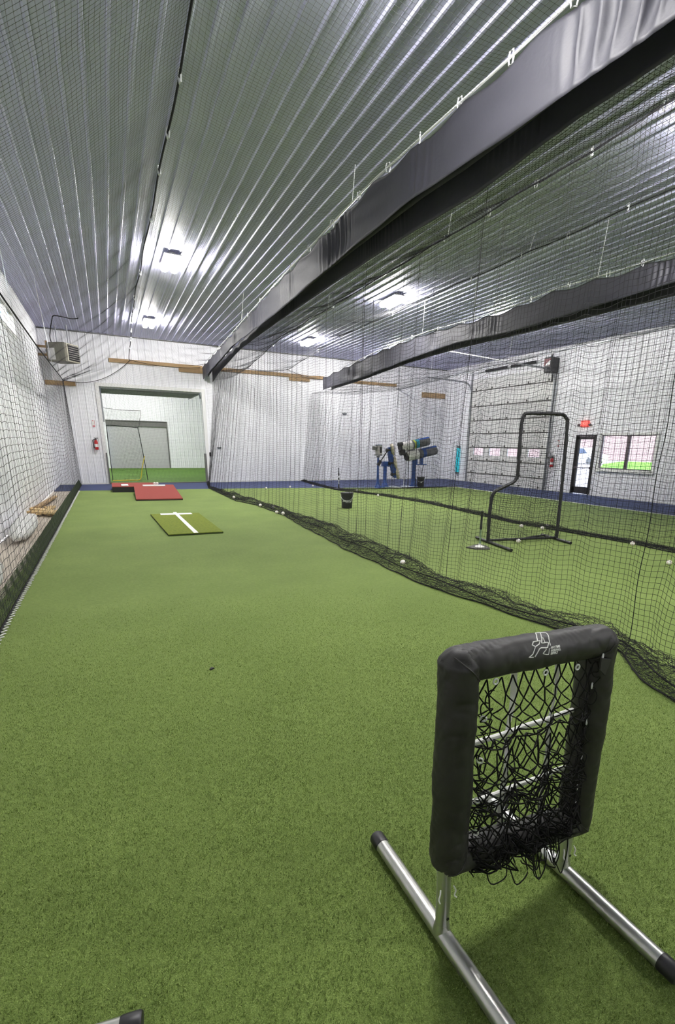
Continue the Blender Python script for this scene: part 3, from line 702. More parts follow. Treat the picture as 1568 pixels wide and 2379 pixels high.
# flap at the top right inside corner, loose threads
mb = MB(); mb.add([(1.325, .935, .905), (1.37, .932, .895), (1.345, .928, .845), (1.322, .932, .868), (1.325, .94, .906), (1.37, .938, .896), (1.345, .934, .846), (1.322, .938, .869)], [(0, 1, 2, 3), (7, 6, 5, 4), (0, 4, 5, 1), (1, 5, 6, 2), (2, 6, 7, 3), (3, 7, 4, 0)]); mb.build('cover_flap', M['padvinyl'], T)
GR = MB(); GR.tube([(.0085 * math.cos(a), 0, .0085 * math.sin(a)) for a in np.linspace(0, 2 * PI, 17)[:-1]], .0028, 7, closed=True)
g0 = None
for x, y, z, rz in [(1.343, .945, .905, .5), (1.325, .955, .80, .6), (1.326, .955, .665, .6), (1.328, .956, .53, .6), (1.332, .958, .40, .6), (1.336, .958, .335, .6), (.868, .955, .80, -.7), (.869, .955, .66, -.7), (.872, .955, .52, -.7), (.875, .955, .40, -.7), (.905, .958, .908, 0), (1.10, .955, .896, 0), (1.235, .95, .888, 0)]:
    if g0 is None: g0 = GR.build('grommet', M['zinc'], T, True); o = g0
    else: o = g0.copy(); COL.objects.link(o); o.parent = T
    o.location = (x, y, z); o.rotation_euler = (0, random.uniform(-.2, .2), rz)
# inner frame posts, feet
def taper(p, q, r): return MB().tube([p, q], r, 16)
for x, zt, zr in ((.785, .33, 0.), (1.338, .26, -.088)):
    mb = MB(); mb.tube([(x, .975, .045), (x, .975, .16), (x, .985, zt)], .0225, 18); mb.build('post', M['steel'], T, True)
    mb = MB(); mb.tube([(x, .975, .035), (x, .975, .055), (x, .975, .075)], [.029, .0265, .0228], 18); mb.build('weld_collar', M['steel'], T, True)
    mb = MB(); mb.tube([(x + .004, .951, .105), (x + .004, .9535, .105)], .005, 10); mb.build('bolt_hole', M['blackplastic'], T)
    mb = MB(); mb.tube(bez([(x - .026, .96, .228 + zr), (x - .034, .95, .222 + zr), (x - .042, .945, .212 + zr), (x - .040, .94, .202 + zr)], 4), .0025, 5); mb.tube(bez([(x + .02, .955, .228 + zr), (x + .026, .95, .212 + zr), (x + .022, .95, .195 + zr), (x + .028, .945, .188 + zr)], 4), .0025, 5); mb.build('tie_string', M['white'], T)
    mb = MB(); mb.tube([(x, .575, .029), (x, 1.385, .029)], .0275, 20); mb.build('foot_bar', M['steel'], T, True)
    for ye, d in ((1.385, 1), (.575, -1)):
        mb = MB(); mb.tube([(x, ye - d * .012, .030), (x, ye - d * .008, .030), (x, ye + d * .038, .030), (x, ye + d * .044, .030), (x, ye + d * .045, .030)], [.0282, .0295, .0295, .026, .020], 20); mb.build('end_cap', M['blackplastic'], T, True)
# white strap grid behind the net
for x0, x1 in ((1.048, 1.046), (1.240, 1.238)):
    mb = MB(); n = 24
    for i in range(n): pass
    pts = [(x0 + (x1 - x0) * i / n + .004 * math.sin(i * .5), 1.03 + .004 * math.sin(i * .8), .915 - .66 * i / n) for i in range(n + 1)]
    vs = []; fs = []
    for i, (x, y, z) in enumerate(pts):
        tw = .35 * math.sin(i * .45 + x0 * 9); c, s = math.cos(tw), math.sin(tw)
        for a, b in ((-.0105, -.001), (.0105, -.001), (.0105, .001), (-.0105, .001)): vs.append((x + a * c - b * s, y + a * s + b * c, z))
    for i in range(n):
        for k in range(4): fs.append((i * 4 + k, i * 4 + (k + 1) % 4, i * 4 + 4 + (k + 1) % 4, i * 4 + 4 + k))
    mb.add(vs, fs); mb.build('strap', M['white'], T)
for z0, z1 in ((.668, .672), (.448, .440)):
    mb = MB(); mb.tube([(.865 + .47 * i / 16, 1.022 + .001 * math.sin(i), z0 + (z1 - z0) * i / 16 + .001 * math.sin(i * .9)) for i in range(17)], .0085, 8); mb.build('strap', M['white'], T, True)
# knotted pocket net: sagging diamond mesh in three rows of pockets
def pocket_layer(seed, x0, x1, ztop, zbot, ncol, nrow, bulge, jit, base_y=.985, low=1., zsag=.0, R=3):
    r = np.random.default_rng(seed); a = Wob(7, 9, 40, seed, 2); b = Wob(7, 9, 45, seed + 1, 2); c = Wob(7, 8, 40, seed + 2, 2)
    i = np.arange(ncol)[:, None]; k = np.arange(nrow)[None, :]
    u = (i + .5 + .49 * ((-1.) ** (k + i))) / ncol; v = k / (nrow - 1) + 0 * i
    vv = np.minimum(v * R, R - 1e-6); cell = vv % 1.; row = np.floor(vv)
    zz = (row + cell ** low) / R
    X = x0 + (x1 - x0) * u; Z = ztop + (zbot - ztop) * zz
    pk = np.abs(np.sin(PI * u * 3)) ** .6 * np.sin(PI * np.clip(cell, 0, 1)) ** .5
    Y = base_y - bulge * pk * (.4 + .9 * cell) + jit * 1.3 * c(X * 1.2, zz * 2)
    e = Wob(9, 60, 190, seed + 5, 2); g = Wob(9, 60, 190, seed + 6, 2); X0 = X.copy()
    X = X + jit * a(X0, zz * 2.2) + jit * .30 * e(X0, zz); Z = Z + jit * .9 * b(X0 * 1.1, zz * 2.4) - zsag * pk * cell + jit * .4 * g(X0, zz)
    return np.stack([X, Y, Z], -1)
Ls = [pocket_layer(11, .862, 1.335, .905, .255, 20, 31, .045, .006, .975, .66, .030)]
Ls2 = [pocket_layer(23, .866, 1.33, .665, .26, 18, 24, .06, .011, .965, .6, .03, 2)]
Ls3 = [pocket_layer(37, .868, 1.335, .445, .265, 17, 15, .065, .014, .955, .6, .02, 1)]
Vs = []; Fs = []; n = 0
def smooth(L):
    """round the knots: insert midpoints"""
    C, N, _ = L.shape; O = np.zeros((C, 2 * N - 1, 3)); O[:, ::2] = L; O[:, 1::2] = (L[:, :-1] + L[:, 1:]) / 2
    O[:, 1::2, 2] -= .0015; return O
rr = np.random.default_rng(9)
for L in Ls + Ls2 + Ls3:
    V, F = cord_arrays(smooth(L), .0026, k=5); Vs.append(V); Fs.append(F + n); n += len(V)
# loose loops drooping over the bottom pad
for q in range(16):
    cx = rr.uniform(.90, 1.31) if q > 12 else rr.uniform(1.06, 1.24); w = rr.uniform(.012, .05); zt = .285 - (cx - .85) * .10 + rr.uniform(-.02, .05); dp = rr.uniform(.03, .10 if q > 12 else .13)
    t = np.linspace(0, PI, 14); yv = rr.uniform(.915, .945)
    L = np.stack([cx - w * np.cos(t) + .006 * np.sin(3 * t + q), yv - .022 * np.sin(t) + .004 * np.cos(2 * t), zt - dp * np.sin(t) ** .8 + .006 * np.sin(4 * t + q)], -1)[None]
    V, F = cord_arrays(L, .0021, k=5); Vs.append(V); Fs.append(F + n); n += len(V)
# lashing of the net to the right and left sleeves
for xs, sg in ((1.322, 1), (.876, -1)):
    zz = np.linspace(.89, .24, 150)
    for q in range(2):
        L = np.stack([xs + .012 * np.sin(zz * (90 + 17 * q) + q) + sg * .006 * np.sin(zz * 31 + q * 2), .955 - .008 * q + .010 * np.sin(zz * (70 + 11 * q)), zz + .008 * np.sin(zz * 130 + q)], -1)[None]
        V, F = cord_arrays(L, .0021, k=5); Vs.append(V); Fs.append(F + n); n += len(V)
link('pocket_net', np_mesh('pocket_net', np.concatenate(Vs), np.concatenate(Fs)), M['net_near'], T)
# printed emblem and lettering on the top sleeve: mapped onto the sleeve's surface by (distance along, angle round)
A0 = Vector((.76, 1.0, .965 + (.76 - .803) * -.048)); ax = Vector((TR_[0] - TL[0], 0, TR_[1] - TL[1])).normalized(); e1 = Vector((0, -1, 0)); e2 = Vector((-ax.z, 0, ax.x))
from mathutils.bvhtree import BVHTree
_bv = BVHTree.FromPolygons([v.co.copy() for v in pt.data.vertices], [tuple(p.vertices) for p in pt.data.polygons])
def on_top(s, a, lift=.0006):
    d = e1 * math.cos(a) + e2 * math.sin(a); c = A0 + ax * s
    h = _bv.ray_cast(c + d * .2, -d)
    return (h[0] if h[0] else c + d * .06) + d * lift
STROKES = [([(0.305, 1.017), (0.335, 1.75), (0.3741, 1.66), (0.3638, 1.30), (0.348, 0.816), (0.3443, 0.624)], 1.),
 ([(0.352, 1.70), (0.3163, 0.84), (0.3445, 0.824), (0.3304, 0.544), (0.3048, 0.587), (0.2964, 0.544), (0.2864, 0.383), (0.2749, 0.181)], 1.),
 ([(0.3345, 1.189), (0.3301, 0.842)], .9),
 ([(0.3028, 0.994), (0.3159, 0.997), (0.3038, 0.802), (0.2837, 0.692), (0.2757, 0.802), (0.2853, 0.973), (0.3028, 0.994)], 1.),
 ([(0.2837, 0.692), (0.2672, 0.337), (0.2504, 0.218), (0.2695, 0.179)], .9),
 ([(0.3248, 0.541), (0.3236, 0.45), (0.3087, 0.269), (0.3196, 0.204), (0.3296, 0.18), (0.337, 0.498)], .9)]
mb = MB()
for st, wd in STROKES:
    q = []
    for i in range(len(st) - 1):
        for k in range(6): q.append((st[i][0] + (st[i + 1][0] - st[i][0]) * k / 6, st[i][1] + (st[i + 1][1] - st[i][1]) * k / 6))
    q.append(st[-1]); mb.tube([on_top(s, a, .0002) for s, a in q], .0017 * wd, 6)
mb.build('emblem', M['white'], T)
for txt, s0, a0, sz in (('ANYTIME', .3610, .50, .0098), ('BASEBALL', .3600, .345, .0098), ('SUPPLY', .3515, .205, .0090)):
    P0 = on_top(s0, a0, .0012); d = e1 * math.cos(a0) + e2 * math.sin(a0); upv = d.cross(ax) * -1
    upv = ax.cross(d) if ax.cross(d).z < 0 else ax.cross(d)
    upv = (-e1 * math.sin(a0) + e2 * math.cos(a0))
    m4 = Matrix((ax, upv, d)).transposed().to_4x4(); m4.translation = P0
    o = text_obj(txt, sz, M['white'], T, Matrix.Identity(4), shear=.25, ext=.0004, bold=.0004)
    for v in o.data.vertices: v.co = on_top(s0 + v.co.x, a0 + v.co.y / .058, .0019 + v.co.z)

# second stand: only the end of its foot shows at the bottom edge
e = empty('stand_foot', (0, 0, 0)); tag(e, 'silver stand foot with a black end cap at the bottom left edge', 'stand')
dv = Vector((-.98, .16, 0)).normalized(); p0 = Vector((-.130, 1.143, .029))
MB().tube([p0, p0 + dv * .75], .0275, 20).build('foot_bar', M['steel'], e, True)
MB().tube([p0 + dv * .012, p0 + dv * .008, p0 - dv * .036, p0 - dv * .042, p0 - dv * .043], [.0282, .0295, .0295, .026, .02], 20).build('end_cap', M['blackplastic'], e, True)
q = p0 + dv * .75; MB().tube([q - dv * .012, q - dv * .008, q + dv * .036, q + dv * .043], [.0282, .0295, .0295, .02], 20).build('end_cap', M['blackplastic'], e, True)

# ------------------------------------------------------------------ L-shaped pitching screen
La = Vector((5.484, 6.296, 0)); Lu = Vector((.98183, -.18977, 0)); Ln = Vector((.18977, .98183, 0))
e = empty('pitching_screen', (0, 0, 0)); tag(e, 'black L-shaped pitching screen with padded frame standing on the turf', 'pitching screen')
out = [(0, .03), (-.008, .45), (.008, .76), (.04, .835), (.098, .885), (.29, .965), (.40, 1.02), (.445, 1.10), (.452, 1.219), (.438, 1.827), (.449, 2.00), (.475, 2.065), (.528, 2.09), (.847, 2.10), (1.135, 2.098), (1.22, 2.085), (1.275, 2.035), (1.306, 1.952), (1.333, 1.294), (1.348, .568), (1.356, .03)]
LP = lambda u, z, d=0.: La + Lu * u + Ln * d + Vector((0, 0, z))
mb = MB(); pts = bez([LP(u, z) for u, z in out], 5); mb.tube(pts, [.028 + .003 * math.sin(i * 2.1) for i in range(len(pts))], 10); mb.build('frame', M['blackplastic'], e, True)
mb = MB(); mb.tube([LP(0, .05), LP(1.356, .05)], .022, 10); mb.build('bottom_rail', M['blackmetal'], e, True)
for u in (0.01, 1.35):
    mb = MB(); mb.tube([LP(u, .026, .42), LP(u, .026, -.40 if u > 1 else -.72)], .024, 10); mb.build('foot', M['blackmetal'], e, True)
mb = MB(); mb.tube([LP(.5, .03, .02), LP(1.3, .045, .28)], .018, 8); mb.build('brace', M['blackmetal'], e, True)
# cord wrap along the frame
mb = MB(); ps = pts
for i in range(len(ps) - 1):
    for k in range(4):
        a = (i * 4 + k) * 1.3; c = ps[i].lerp(ps[i + 1], k / 4)
        mb.v.append(tuple(c + Ln * math.sin(a) * .031 + Lu * math.cos(a) * .031))
v = mb.v; mb = MB(); mb.tube(v, .004, 4); mb.build('lacing', M['net'], e)
def in_L(u, z): return (0 < u < 1.35 and .06 < z < .84) or (.45 < u < 1.33 and .06 < z < 2.09) or (.05 < u < .45 and z < .86 + u * .4)
Vs = []; Fs = []; n = 0; a = Wob(6, 4, 12, 900, 2); b = Wob(6, 4, 14, 901, 2)
def lnet(us, zs_, axis):
    global n
    for s in us:
        run = []
        for t in zs_:
            u, z = (s, t) if axis == 0 else (t, s)
            if in_L(u, z): run.append(LP(u + .012 * a(u, z), z + .014 * b(u, z), .05 + .05 * b(u + 2, z)))
            elif len(run) > 2:
                V, F = cord_arrays(np.array(run)[None], .0019); Vs.append(V); Fs.append(F + n); n += len(V); run = []
            else: run = []
        if len(run) > 2:
            V, F = cord_arrays(np.array(run)[None], .0019); Vs.append(V); Fs.append(F + n); n += len(V)
lnet(np.arange(.02, 1.35, .034), np.arange(.07, 2.1, .034), 0); lnet(np.arange(.07, 2.1, .036), np.arange(.02, 1.35, .034), 1)
link('screen_net', np_mesh('screen_net', np.concatenate(Vs), np.concatenate(Fs)), M['net'], e)

# ------------------------------------------------------------------ batting tees
e = empty('batting_tee', (5.09, 6.03, 0), .35); tag(e, 'black batting tee on a dark home-plate base beside the L-shaped screen', 'batting tee')
mb = MB(); mb.prism([(-.17, .14), (.17, .14), (.17, -.03), (0, -.19), (-.17, -.03)], 0, .022); mb.build('base', M['seal'], e)
mb = MB(); mb.lathe([(.075, .022), (.075, .028), (.04, .034), (.022, .05), (.02, .07)], n=18); mb.build('base_collar', M['white'], e, True)
mb = MB(); mb.lathe([(.014, .05), (.014, .34)], n=12); mb.build('stem', mat('green_grey_tube', (.16, .24, .15), .4), e, True)
mb = MB(); mb.lathe([(.019, .30), (.021, .31), (.021, .36), (.018, .37), (.017, .56), (.024, .575), (.027, .59), (.022, .592)], n=14); mb.build('upper_tube', M['blackplastic'], e, True)
e = empty('batting_tee', (7.16, 16.36, 0), .2); tag(e, 'slim black and white batting tee on a dark square base near the far divider net', 'batting tee')
mb = MB(); mb.bbox((0, 0, .03), (.30, .26, .06), ch=.012); mb.build('base', M['blackplastic'], e)
mb = MB(); mb.lathe([(.035, .06), (.028, .08), (.024, .20)], n=12); mb.build('base_collar', M['blackplastic'], e, True)
mb = MB(); mb.lathe([(.014, .18), (.014, .76)], n=10); mb.build('stem', M['white'], e, True)
for z0, z1, r in ((.36, .42, .026), (.50, .60, .026), (.60, .76, .018)):
    mb = MB(); mb.lathe([(.015, z0 - .01), (r, z0), (r * .9, z1), (.013, z1 + .01)], n=12); mb.build('grip', M['blackplastic'], e, True)

# ------------------------------------------------------------------ buckets
def bucket(x, y, s, label, word):
    e = empty('ball_bucket', (x, y, 0), -math.atan2(x, y)); tag(e, label, 'bucket')
    mb = MB(); mb.lathe([(.125 * s, 0), (.132 * s, .006), (.150 * s, .34 * s), (.158 * s, .342 * s), (.158 * s, .36 * s), (.150 * s, .365 * s)], n=28); mb.build('body', M['blackplastic'], e, True)
    mb = MB(); mb.lathe([(.162 * s, .36 * s), (.164 * s, .375 * s), (.155 * s, .392 * s), (.06, .396 * s), (.001, .396 * s)], n=28); mb.build('lid', M['blackplastic'], e, True)
    mb = MB(); mb.tube([(.163 * s * math.cos(t), -.165 * s * abs(math.sin(t)) ** .9 - .004, (.33 - .13 * math.sin(t)) * s) for t in np.linspace(0, PI, 19)], .0045, 6); mb.build('bail_handle', M['zinc'], e, True)
    if word:
        n = 26; r = .147 * s
        o = text_obj(word, .062, M['white'], e, Matrix.Identity(4), shear=.35, ext=.0015, bold=.0016)
        for v in o.data.vertices:
            a = v.co.x / r; dz = v.co.y; rad = r + .003 + v.co.z; v.co = (rad * math.sin(a), -rad * math.cos(a), .185 * s + dz)
        mb = MB(); mb.tube([((r + .003) * math.sin(t), -(r + .003) * math.cos(t), .150 * s) for t in np.linspace(-.25, .75, 9)], .002, 4); mb.build('underline', M['white'], e)
    else:
        mb = MB(); mb.lathe([(.03, 0), (.03, .004)], n=14, mtx=Mx((.03, -.143 * s, .19 * s), PI / 2)); mb.build('label_disc', M['white'], e)
bucket(5.25, 11.48, 1.0, 'black lidded ball bucket with white script lettering behind the near divider net', 'Diamond')
bucket(10.86, 16.72, 1.0, 'black bucket on the floor right of the blue pitching machine post', '')

# ------------------------------------------------------------------ pitching machines
e = empty('control_stand', (8.97, 16.8, 0), 0); tag(e, 'slim blue stand carrying a light grey control box, leftmost of the pitching equipment', 'control stand')
mb = MB(); mb.lathe([(.14, 0), (.13, .02), (.09, .10), (.055, .20), (.042, .5), (.036, 1.1), (.036, 1.18)], n=16); mb.build('post', M['bluepaint'], e, True)
mb = MB(); mb.bbox((0.01, 0, 1.205), (.24, .2, .03)); mb.bbox((0, 0, 1.15), (.1, .09, .06)); mb.build('tray', M['greycover'], e)
mb = MB(); mb.bbox((.02, 0, 1.39), (.21, .2, .34), ch=.015); mb.build('control_box', M['boxgrey'], e)
mb = MB(); mb.bbox((.05, -.105, 1.40), (.08, .02, .22), ch=.01); mb.build('display', M['blackplastic'], e)
mb = MB(); mb.bbox((-.16, 0, 1.46), (.15, .14, .15), ch=.02); mb.tube([(-.24, -.03, 1.42), (-.24, -.03, 1.5)], .02, 8); mb.build('motor', M['greycover'], e)
mb = MB(); mb.bbox((.02, 0, 1.575), (.22, .18, .03)); mb.build('box_lid', mat('blue_grey_lid', (.28, .36, .48), .4), e)

e = empty('pitching_machine', (9.33, 16.9, 0), 0); tag(e, 'blue wheel pitching machine with a slanted arm and three cream wheels', 'pitching machine')
mb = MB(); mb.lathe([(.20, 0), (.19, .025), (.12, .10), (.075, .2), (.068, .75), (.068, .8)], n=16); mb.build('post', M['bluepaint'], e, True)
mb = MB(); mb.bbox((.02, 0, .88), (.30, .18, .19), ch=.015); mb.build('swivel_head', M['bluepaint'], e)
A = Vector((.10, -.1, 1.50)); B = Vector((.42, -.1, .36))
def bar(mb, a, b, w0, w1, th):
    d = (b - a).normalized(); s = d.cross(Vector((0, 1, 0))).normalized(); n = 8; vs = []; fs = []
    prof = [(0, .35), (.04, .8), (.2, 1), (.5, 1), (.8, 1), (.96, .8), (1, .35)]
    for t, k in prof:
        c = a.lerp(b, t) + s * -.035 * math.sin(PI * t); w = (w0 + (w1 - w0) * t) * k / 2
        for sx, sy in ((-1, -1), (1, -1), (1, 1), (-1, 1)): vs.append(c + s * w * sx + Vector((0, th / 2 * sy, 0)))
    for i in range(len(prof) - 1):
        for k in range(4): fs.append((i * 4 + k, i * 4 + (k + 1) % 4, i * 4 + 4 + (k + 1) % 4, i * 4 + 4 + k))
    fs += [(3, 2, 1, 0), tuple(len(vs) - 4 + k for k in range(4))]; mb.add(vs, fs)
mb = MB(); bar(mb, A, B, .17, .19, .10); mb.build('wheel_arm', M['bluepaint'], e)
for t in (.10, .52, .88):
    c = A.lerp(B, t); s = (B - A).normalized().cross(Vector((0, 1, 0))).normalized()
    c2 = c + Vector((.15, .06, .03))
    mt = Mx(c2, 0, PI / 2 - .20, -.48)
    mb = MB(); mb.lathe([(.09, -.05), (.16, -.066), (.20, -.058), (.223, -.025), (.226, 0), (.223, .025), (.20, .058), (.16, .066), (.09, .05)], n=30, mtx=mt); w = mb.build('wheel', M['tyre'], e, True)
    mb = MB(); mb.lathe([(.088, -.075), (.092, -.04), (.092, .04), (.088, .075)], n=18, mtx=mt); mb.build('hub', M['greycover'], w, True)
    mb = MB(); mb.tube([c - s * -.02 + Vector((-.14, -.06, 0)), c + Vector((.10, .02, .01))], .045, 10); mb.tube([c + Vector((-.19, -.06, 0)), c + Vector((-.13, -.06, 0))], .065, 10); mb.build('motor_knob', M['blackplastic'], e, True)
mb = MB(); mb.tube([(.02, -.12, 1.36), (-.28, -.14, .98)], .022, 8); mb.bbox((0, 0, 0), (.10, .10, .20), mtx=Mx((-.33, -.14, .92), 0, .6)); mb.build('aiming_handle', M['blackplastic'], e)
mb = MB(); mb.bbox((.22, .0, .02), (.62, .4, .03), ch=.01); mb.build('base_plate', mat('pale_base_plate', (.45, .50, .56), .5), e)
mb = MB(); mb.tube([(.75, -.15, .0), (.80, -.1, .30), (.84, -.12, .42)], .012, 6); mb.build('power_lead', M['white'], e)

e = empty('pitching_machine', (10.57, 16.8, 0), 0); tag(e, 'blue post machine holding two long grey and white barrels tilted upwards', 'pitching machine')
mb = MB(); mb.lathe([(.18, 0), (.17, .03), (.10, .10), (.085, .25), (.075, .9), (.085, 1.14)], n=16); mb.build('post', M['bluepaint'], e, True)
mb = MB(); mb.bbox((-.2, .0, .018), (.6, .4, .03), ch=.01); mb.build('base_plate', mat('pale_base_plate_wide', (.62, .68, .76), .5), e)
mb = MB(); mb.bbox((.04, 0, 1.0), (.16, .14, .26)); mb.bbox((.27, 0, .865), (.55, .18, .035)); mb.build('bracket', M['bluepaint'], e)
mb = MB(); mb.bbox((.34, 0, 1.05), (.11, .1, .36)); mb.build('support_post', M['bluepaint'], e)
def barrel(c0, c1, r, lab):
    c0 = Vector(c0); c1 = Vector(c1); d = (c1 - c0).normalized(); L = (c1 - c0).length
    q = d.to_track_quat('Z', 'Y').to_matrix().to_4x4(); q.translation = c0
    ph = 24
    mb = MB(); mb.lathe([(r * .3, 0), (r * .95, .0), (r, .02), (r, L - .03), (r * .93, L), (r * .3, L)], n=ph, mtx=q); b = mb.build('barrel', M['greycover'], e, True)
    mb = MB(); mb.lathe([(r * .86, -.025), (r * 1.035, -.02), (r * 1.045, .03), (r * 1.045, L * .36), (r * 1.005, L * .365)], n=ph, mtx=q); mb.build('white_sleeve', M['whitecover'], b, True)
    mb = MB(); mb.lathe([(r * .1, -.06), (r * .8, -.06), (r * .86, -.02), (r * .86, .0)], n=ph, mtx=q); mb.build('end_disc', M['blackplastic'], b, True)
    # blue upper shell
    vs = []; fs = []; n = 14
    for i, t in enumerate((L * .48, L * 1.003)):
        for k in range(n + 1):
            a = -.75 + 1.5 * k / n; up_ = Vector((0, 0, 1)) - d * d.z; up_.normalize(); sd = d.cross(up_)
            for rr in (r * 1.0, r * 1.03): vs.append(c0 + d * t + (up_ * math.cos(a) + sd * math.sin(a)) * rr)
    m2 = 2 * (n + 1)
    for k in range(n):
        fs += [(2 * k + 1, 2 * k + 3, m2 + 2 * k + 3, m2 + 2 * k + 1), (2 * k, 2 * k + 1, 2 * k + 3, 2 * k + 2), (m2 + 2 * k, m2 + 2 * k + 2, m2 + 2 * k + 3, m2 + 2 * k + 1)]
    mb = MB().add(vs, fs); mb.build('blue_shell', M['bluepaint'], b, True)
    mb = MB(); mb.lathe([(r * 1.0, L * .50), (r * 1.05, L * .505), (r * 1.05, L * .60), (r * 1.0, L * .605)], n=ph, mtx=q); mb.build('band', M['tealpaint'] if lab else M['bluepaint'], b, True)
    if lab:
        mb = MB(); mb.lathe([(r * 1.0, L * .425), (r * 1.04, L * .43), (r * 1.04, L * .485), (r * 1.0, L * .49)], n=ph, mtx=q); mb.build('lime_band', M['limepaint'], b, True)
barrel((-.62, 0, 1.50), (.66, .05, 1.76), .165, True); barrel((-.36, -.05, 1.16), (.98, 0, 1.42), .175, False)
mb = MB(); mb.bbox((-.62, -.12, 1.32), (.2, .2, .22), ch=.03); mb.tube([(-.80, -.1, 1.60), (-.62, -.1, 1.62)], .08, 10); mb.tube([(-.75, -.1, 1.38), (-.45, -.1, 1.2)], .05, 8); mb.build('drive_unit', M['blackplastic'], e)
mb = MB(); mb.tube(bez([(.45, 0, .86), (.40, .05, .5), (.42, .1, .02)], 6), .012, 6); mb.build('power_lead', M['blackplastic'], e)
mb = MB(); mb.bbox((-.15, 0, 1.42), (.3, .1, .3)); mb.build('cradle', M['greycover'], e)

# ------------------------------------------------------------------ red portable mounds
def mound(name, label, top, zt, y_front, zf, corner_cut=.12):
    pass
e = empty('pitching_mound', (0, 0, 0)); tag(e, 'red turf pitching mound sloping towards the viewer, nearer of the two', 'pitching mound')
f0, f1, b0, b1 = Vector((.535, 14.75, .03)), Vector((1.69, 14.58, .03)), Vector((.59, 16.98, .235)), Vector((1.70, 16.80, .235))
f0g, f1g, b0g, b1g = (Vector((v.x, v.y, 0)) for v in (f0, f1, b0, b1))
mb = MB().add([f0g, f1g, b1g, b0g, f0, f1, b1, b0], [(0, 1, 5, 4), (1, 2, 6, 5), (2, 3, 7, 6), (3, 0, 4, 7), (3, 2, 1, 0), (4, 5, 6, 7)]); mb.build('wedge', M['blackplastic'], e)
up3 = Vector((0, 0, .022)); ins = .015
mb = MB().add([f0, f1, b1, b0, f0 + up3, f1 + up3, b1 + up3, b0 + up3], [(0, 1, 5, 4), (1, 2, 6, 5), (2, 3, 7, 6), (3, 0, 4, 7), (4, 5, 6, 7)]); mb.build('turf_top', M['clay'], e)
pc = (b0 * .72 + b1 * .70 + (f0 + f1) * 0) ; c0 = b0.lerp(f0, .06); c1 = b1.lerp(f1, .06)
rb0 = c0.lerp(c1, .22); rb1 = c0.lerp(c1, .78); dv = (f0 - b0).normalized() * .14; nz = Vector((0, 0, .024)); n2 = Vector((0, 0, .045))
mb = MB().add([rb0 + nz, rb1 + nz, rb1 + dv + nz, rb0 + dv + nz, rb0 + n2, rb1 + n2, rb1 + dv + n2, rb0 + dv + n2], [(0, 1, 5, 4), (1, 2, 6, 5), (2, 3, 7, 6), (3, 0, 4, 7), (4, 5, 6, 7)]); mb.build('pitching_rubber', M['white'], e)
e = empty('pitching_mound', (0, 0, 0)); tag(e, 'low red mound with a small white plate, half hidden behind the sloping red mound', 'pitching mound')
mb = MB(); mb.add([Vector(p) for p in ((.0, 17.45, 0), (1.30, 17.25, 0), (1.30, 18.7, 0), (-.0, 18.9, 0), (0, 17.45, .155), (1.30, 17.25, .155), (1.30, 18.7, .17), (0, 18.9, .17))], [(0, 1, 5, 4), (1, 2, 6, 5), (2, 3, 7, 6), (3, 0, 4, 7), (3, 2, 1, 0), (4, 5, 6, 7)]); mb.build('base', M['blackplastic'], e)
mb = MB(); mb.add([Vector(p) for p in ((.0, 17.45, .155), (1.30, 17.25, .155), (1.30, 18.7, .17), (-.0, 18.9, .17), (0, 17.45, .178), (1.30, 17.25, .178), (1.30, 18.7, .193), (0, 18.9, .193))], [(0, 1, 5, 4), (1, 2, 6, 5), (2, 3, 7, 6), (3, 0, 4, 7), (4, 5, 6, 7)]); mb.build('turf_top', M['clay'], e)
mb = MB(); mb.bbox((.36, 17.75, .195), (.20, .52, .03), mtx=None); mb.build('plate', M['white'], e)

# ------------------------------------------------------------------ pitching mat with white T
e = empty('pitching_mat', (0, 0, 0)); tag(e, 'flat olive turf mat with a white T line on the lane floor', 'pitching mat')
a, b, c, d = (.67, 11.68), (1.64, 11.56), (1.655, 8.89), (.755, 8.92)
mb = MB(); mb.prism([a, d, c, b], 0, .024); mb.build('backing', M['darkgreen'], e)
mb = MB(); mb.prism([a, d, c, b], .024, .034); mb.build('turf', M['mat_green'], e)
mb = MB(); mb.prism([(1.135, 11.80), (1.165, 8.915), (1.24, 8.915), (1.205, 11.80)], .034, .038); mb.build('stem_line', M['white'], e)
mb = MB(); mb.prism([(.86, 11.66), (.855, 11.42), (1.135, 11.39), (1.138, 11.62)], .034, .038); mb.prism([(1.209, 11.61), (1.212, 11.38), (1.485, 11.35), (1.48, 11.58)], .034, .038); mb.build('cross_line', M['white'], e)

# ------------------------------------------------------------------ baseballs
b0 = None
def ball(x, y, z, label, squash=1.):
    global b0
    if b0 is None:
        mb = MB(); n = 20; vs = []; fs = []; R = .0368
        mb.lathe([(max(.0004, R * math.sin(t)), -R * math.cos(t)) for t in np.linspace(.0, PI, 17)], n=24); b0 = mb.build('baseball', M['ball'], None, True)
        mb = MB(); pts = []
        for t in np.linspace(0, 2 * PI, 60)[:-1]:
            a_ = .44; q = Vector((math.cos(t) + a_ * math.cos(3 * t) * -1 * 0 , math.sin(t), 0))
            x_ = math.cos(t) * .75 + .25 * math.cos(3 * t); y_ = math.sin(t) * .75 - .25 * math.sin(3 * t); z_ = .866 * math.sin(2 * t)
            pts.append(Vector((x_, y_, z_)).normalized() * (R + .0002))
        mb.tube(pts, .0011, 4, closed=True); mb.build('stitching', M['stitch'], b0)
        o = b0
    else: o = copy_tree(b0)
    o.location = (x, y, z); o.rotation_euler = (random.uniform(0, 6), random.uniform(0, 6), random.uniform(0, 6))
    tag(o, label, 'baseball', 'white baseballs')
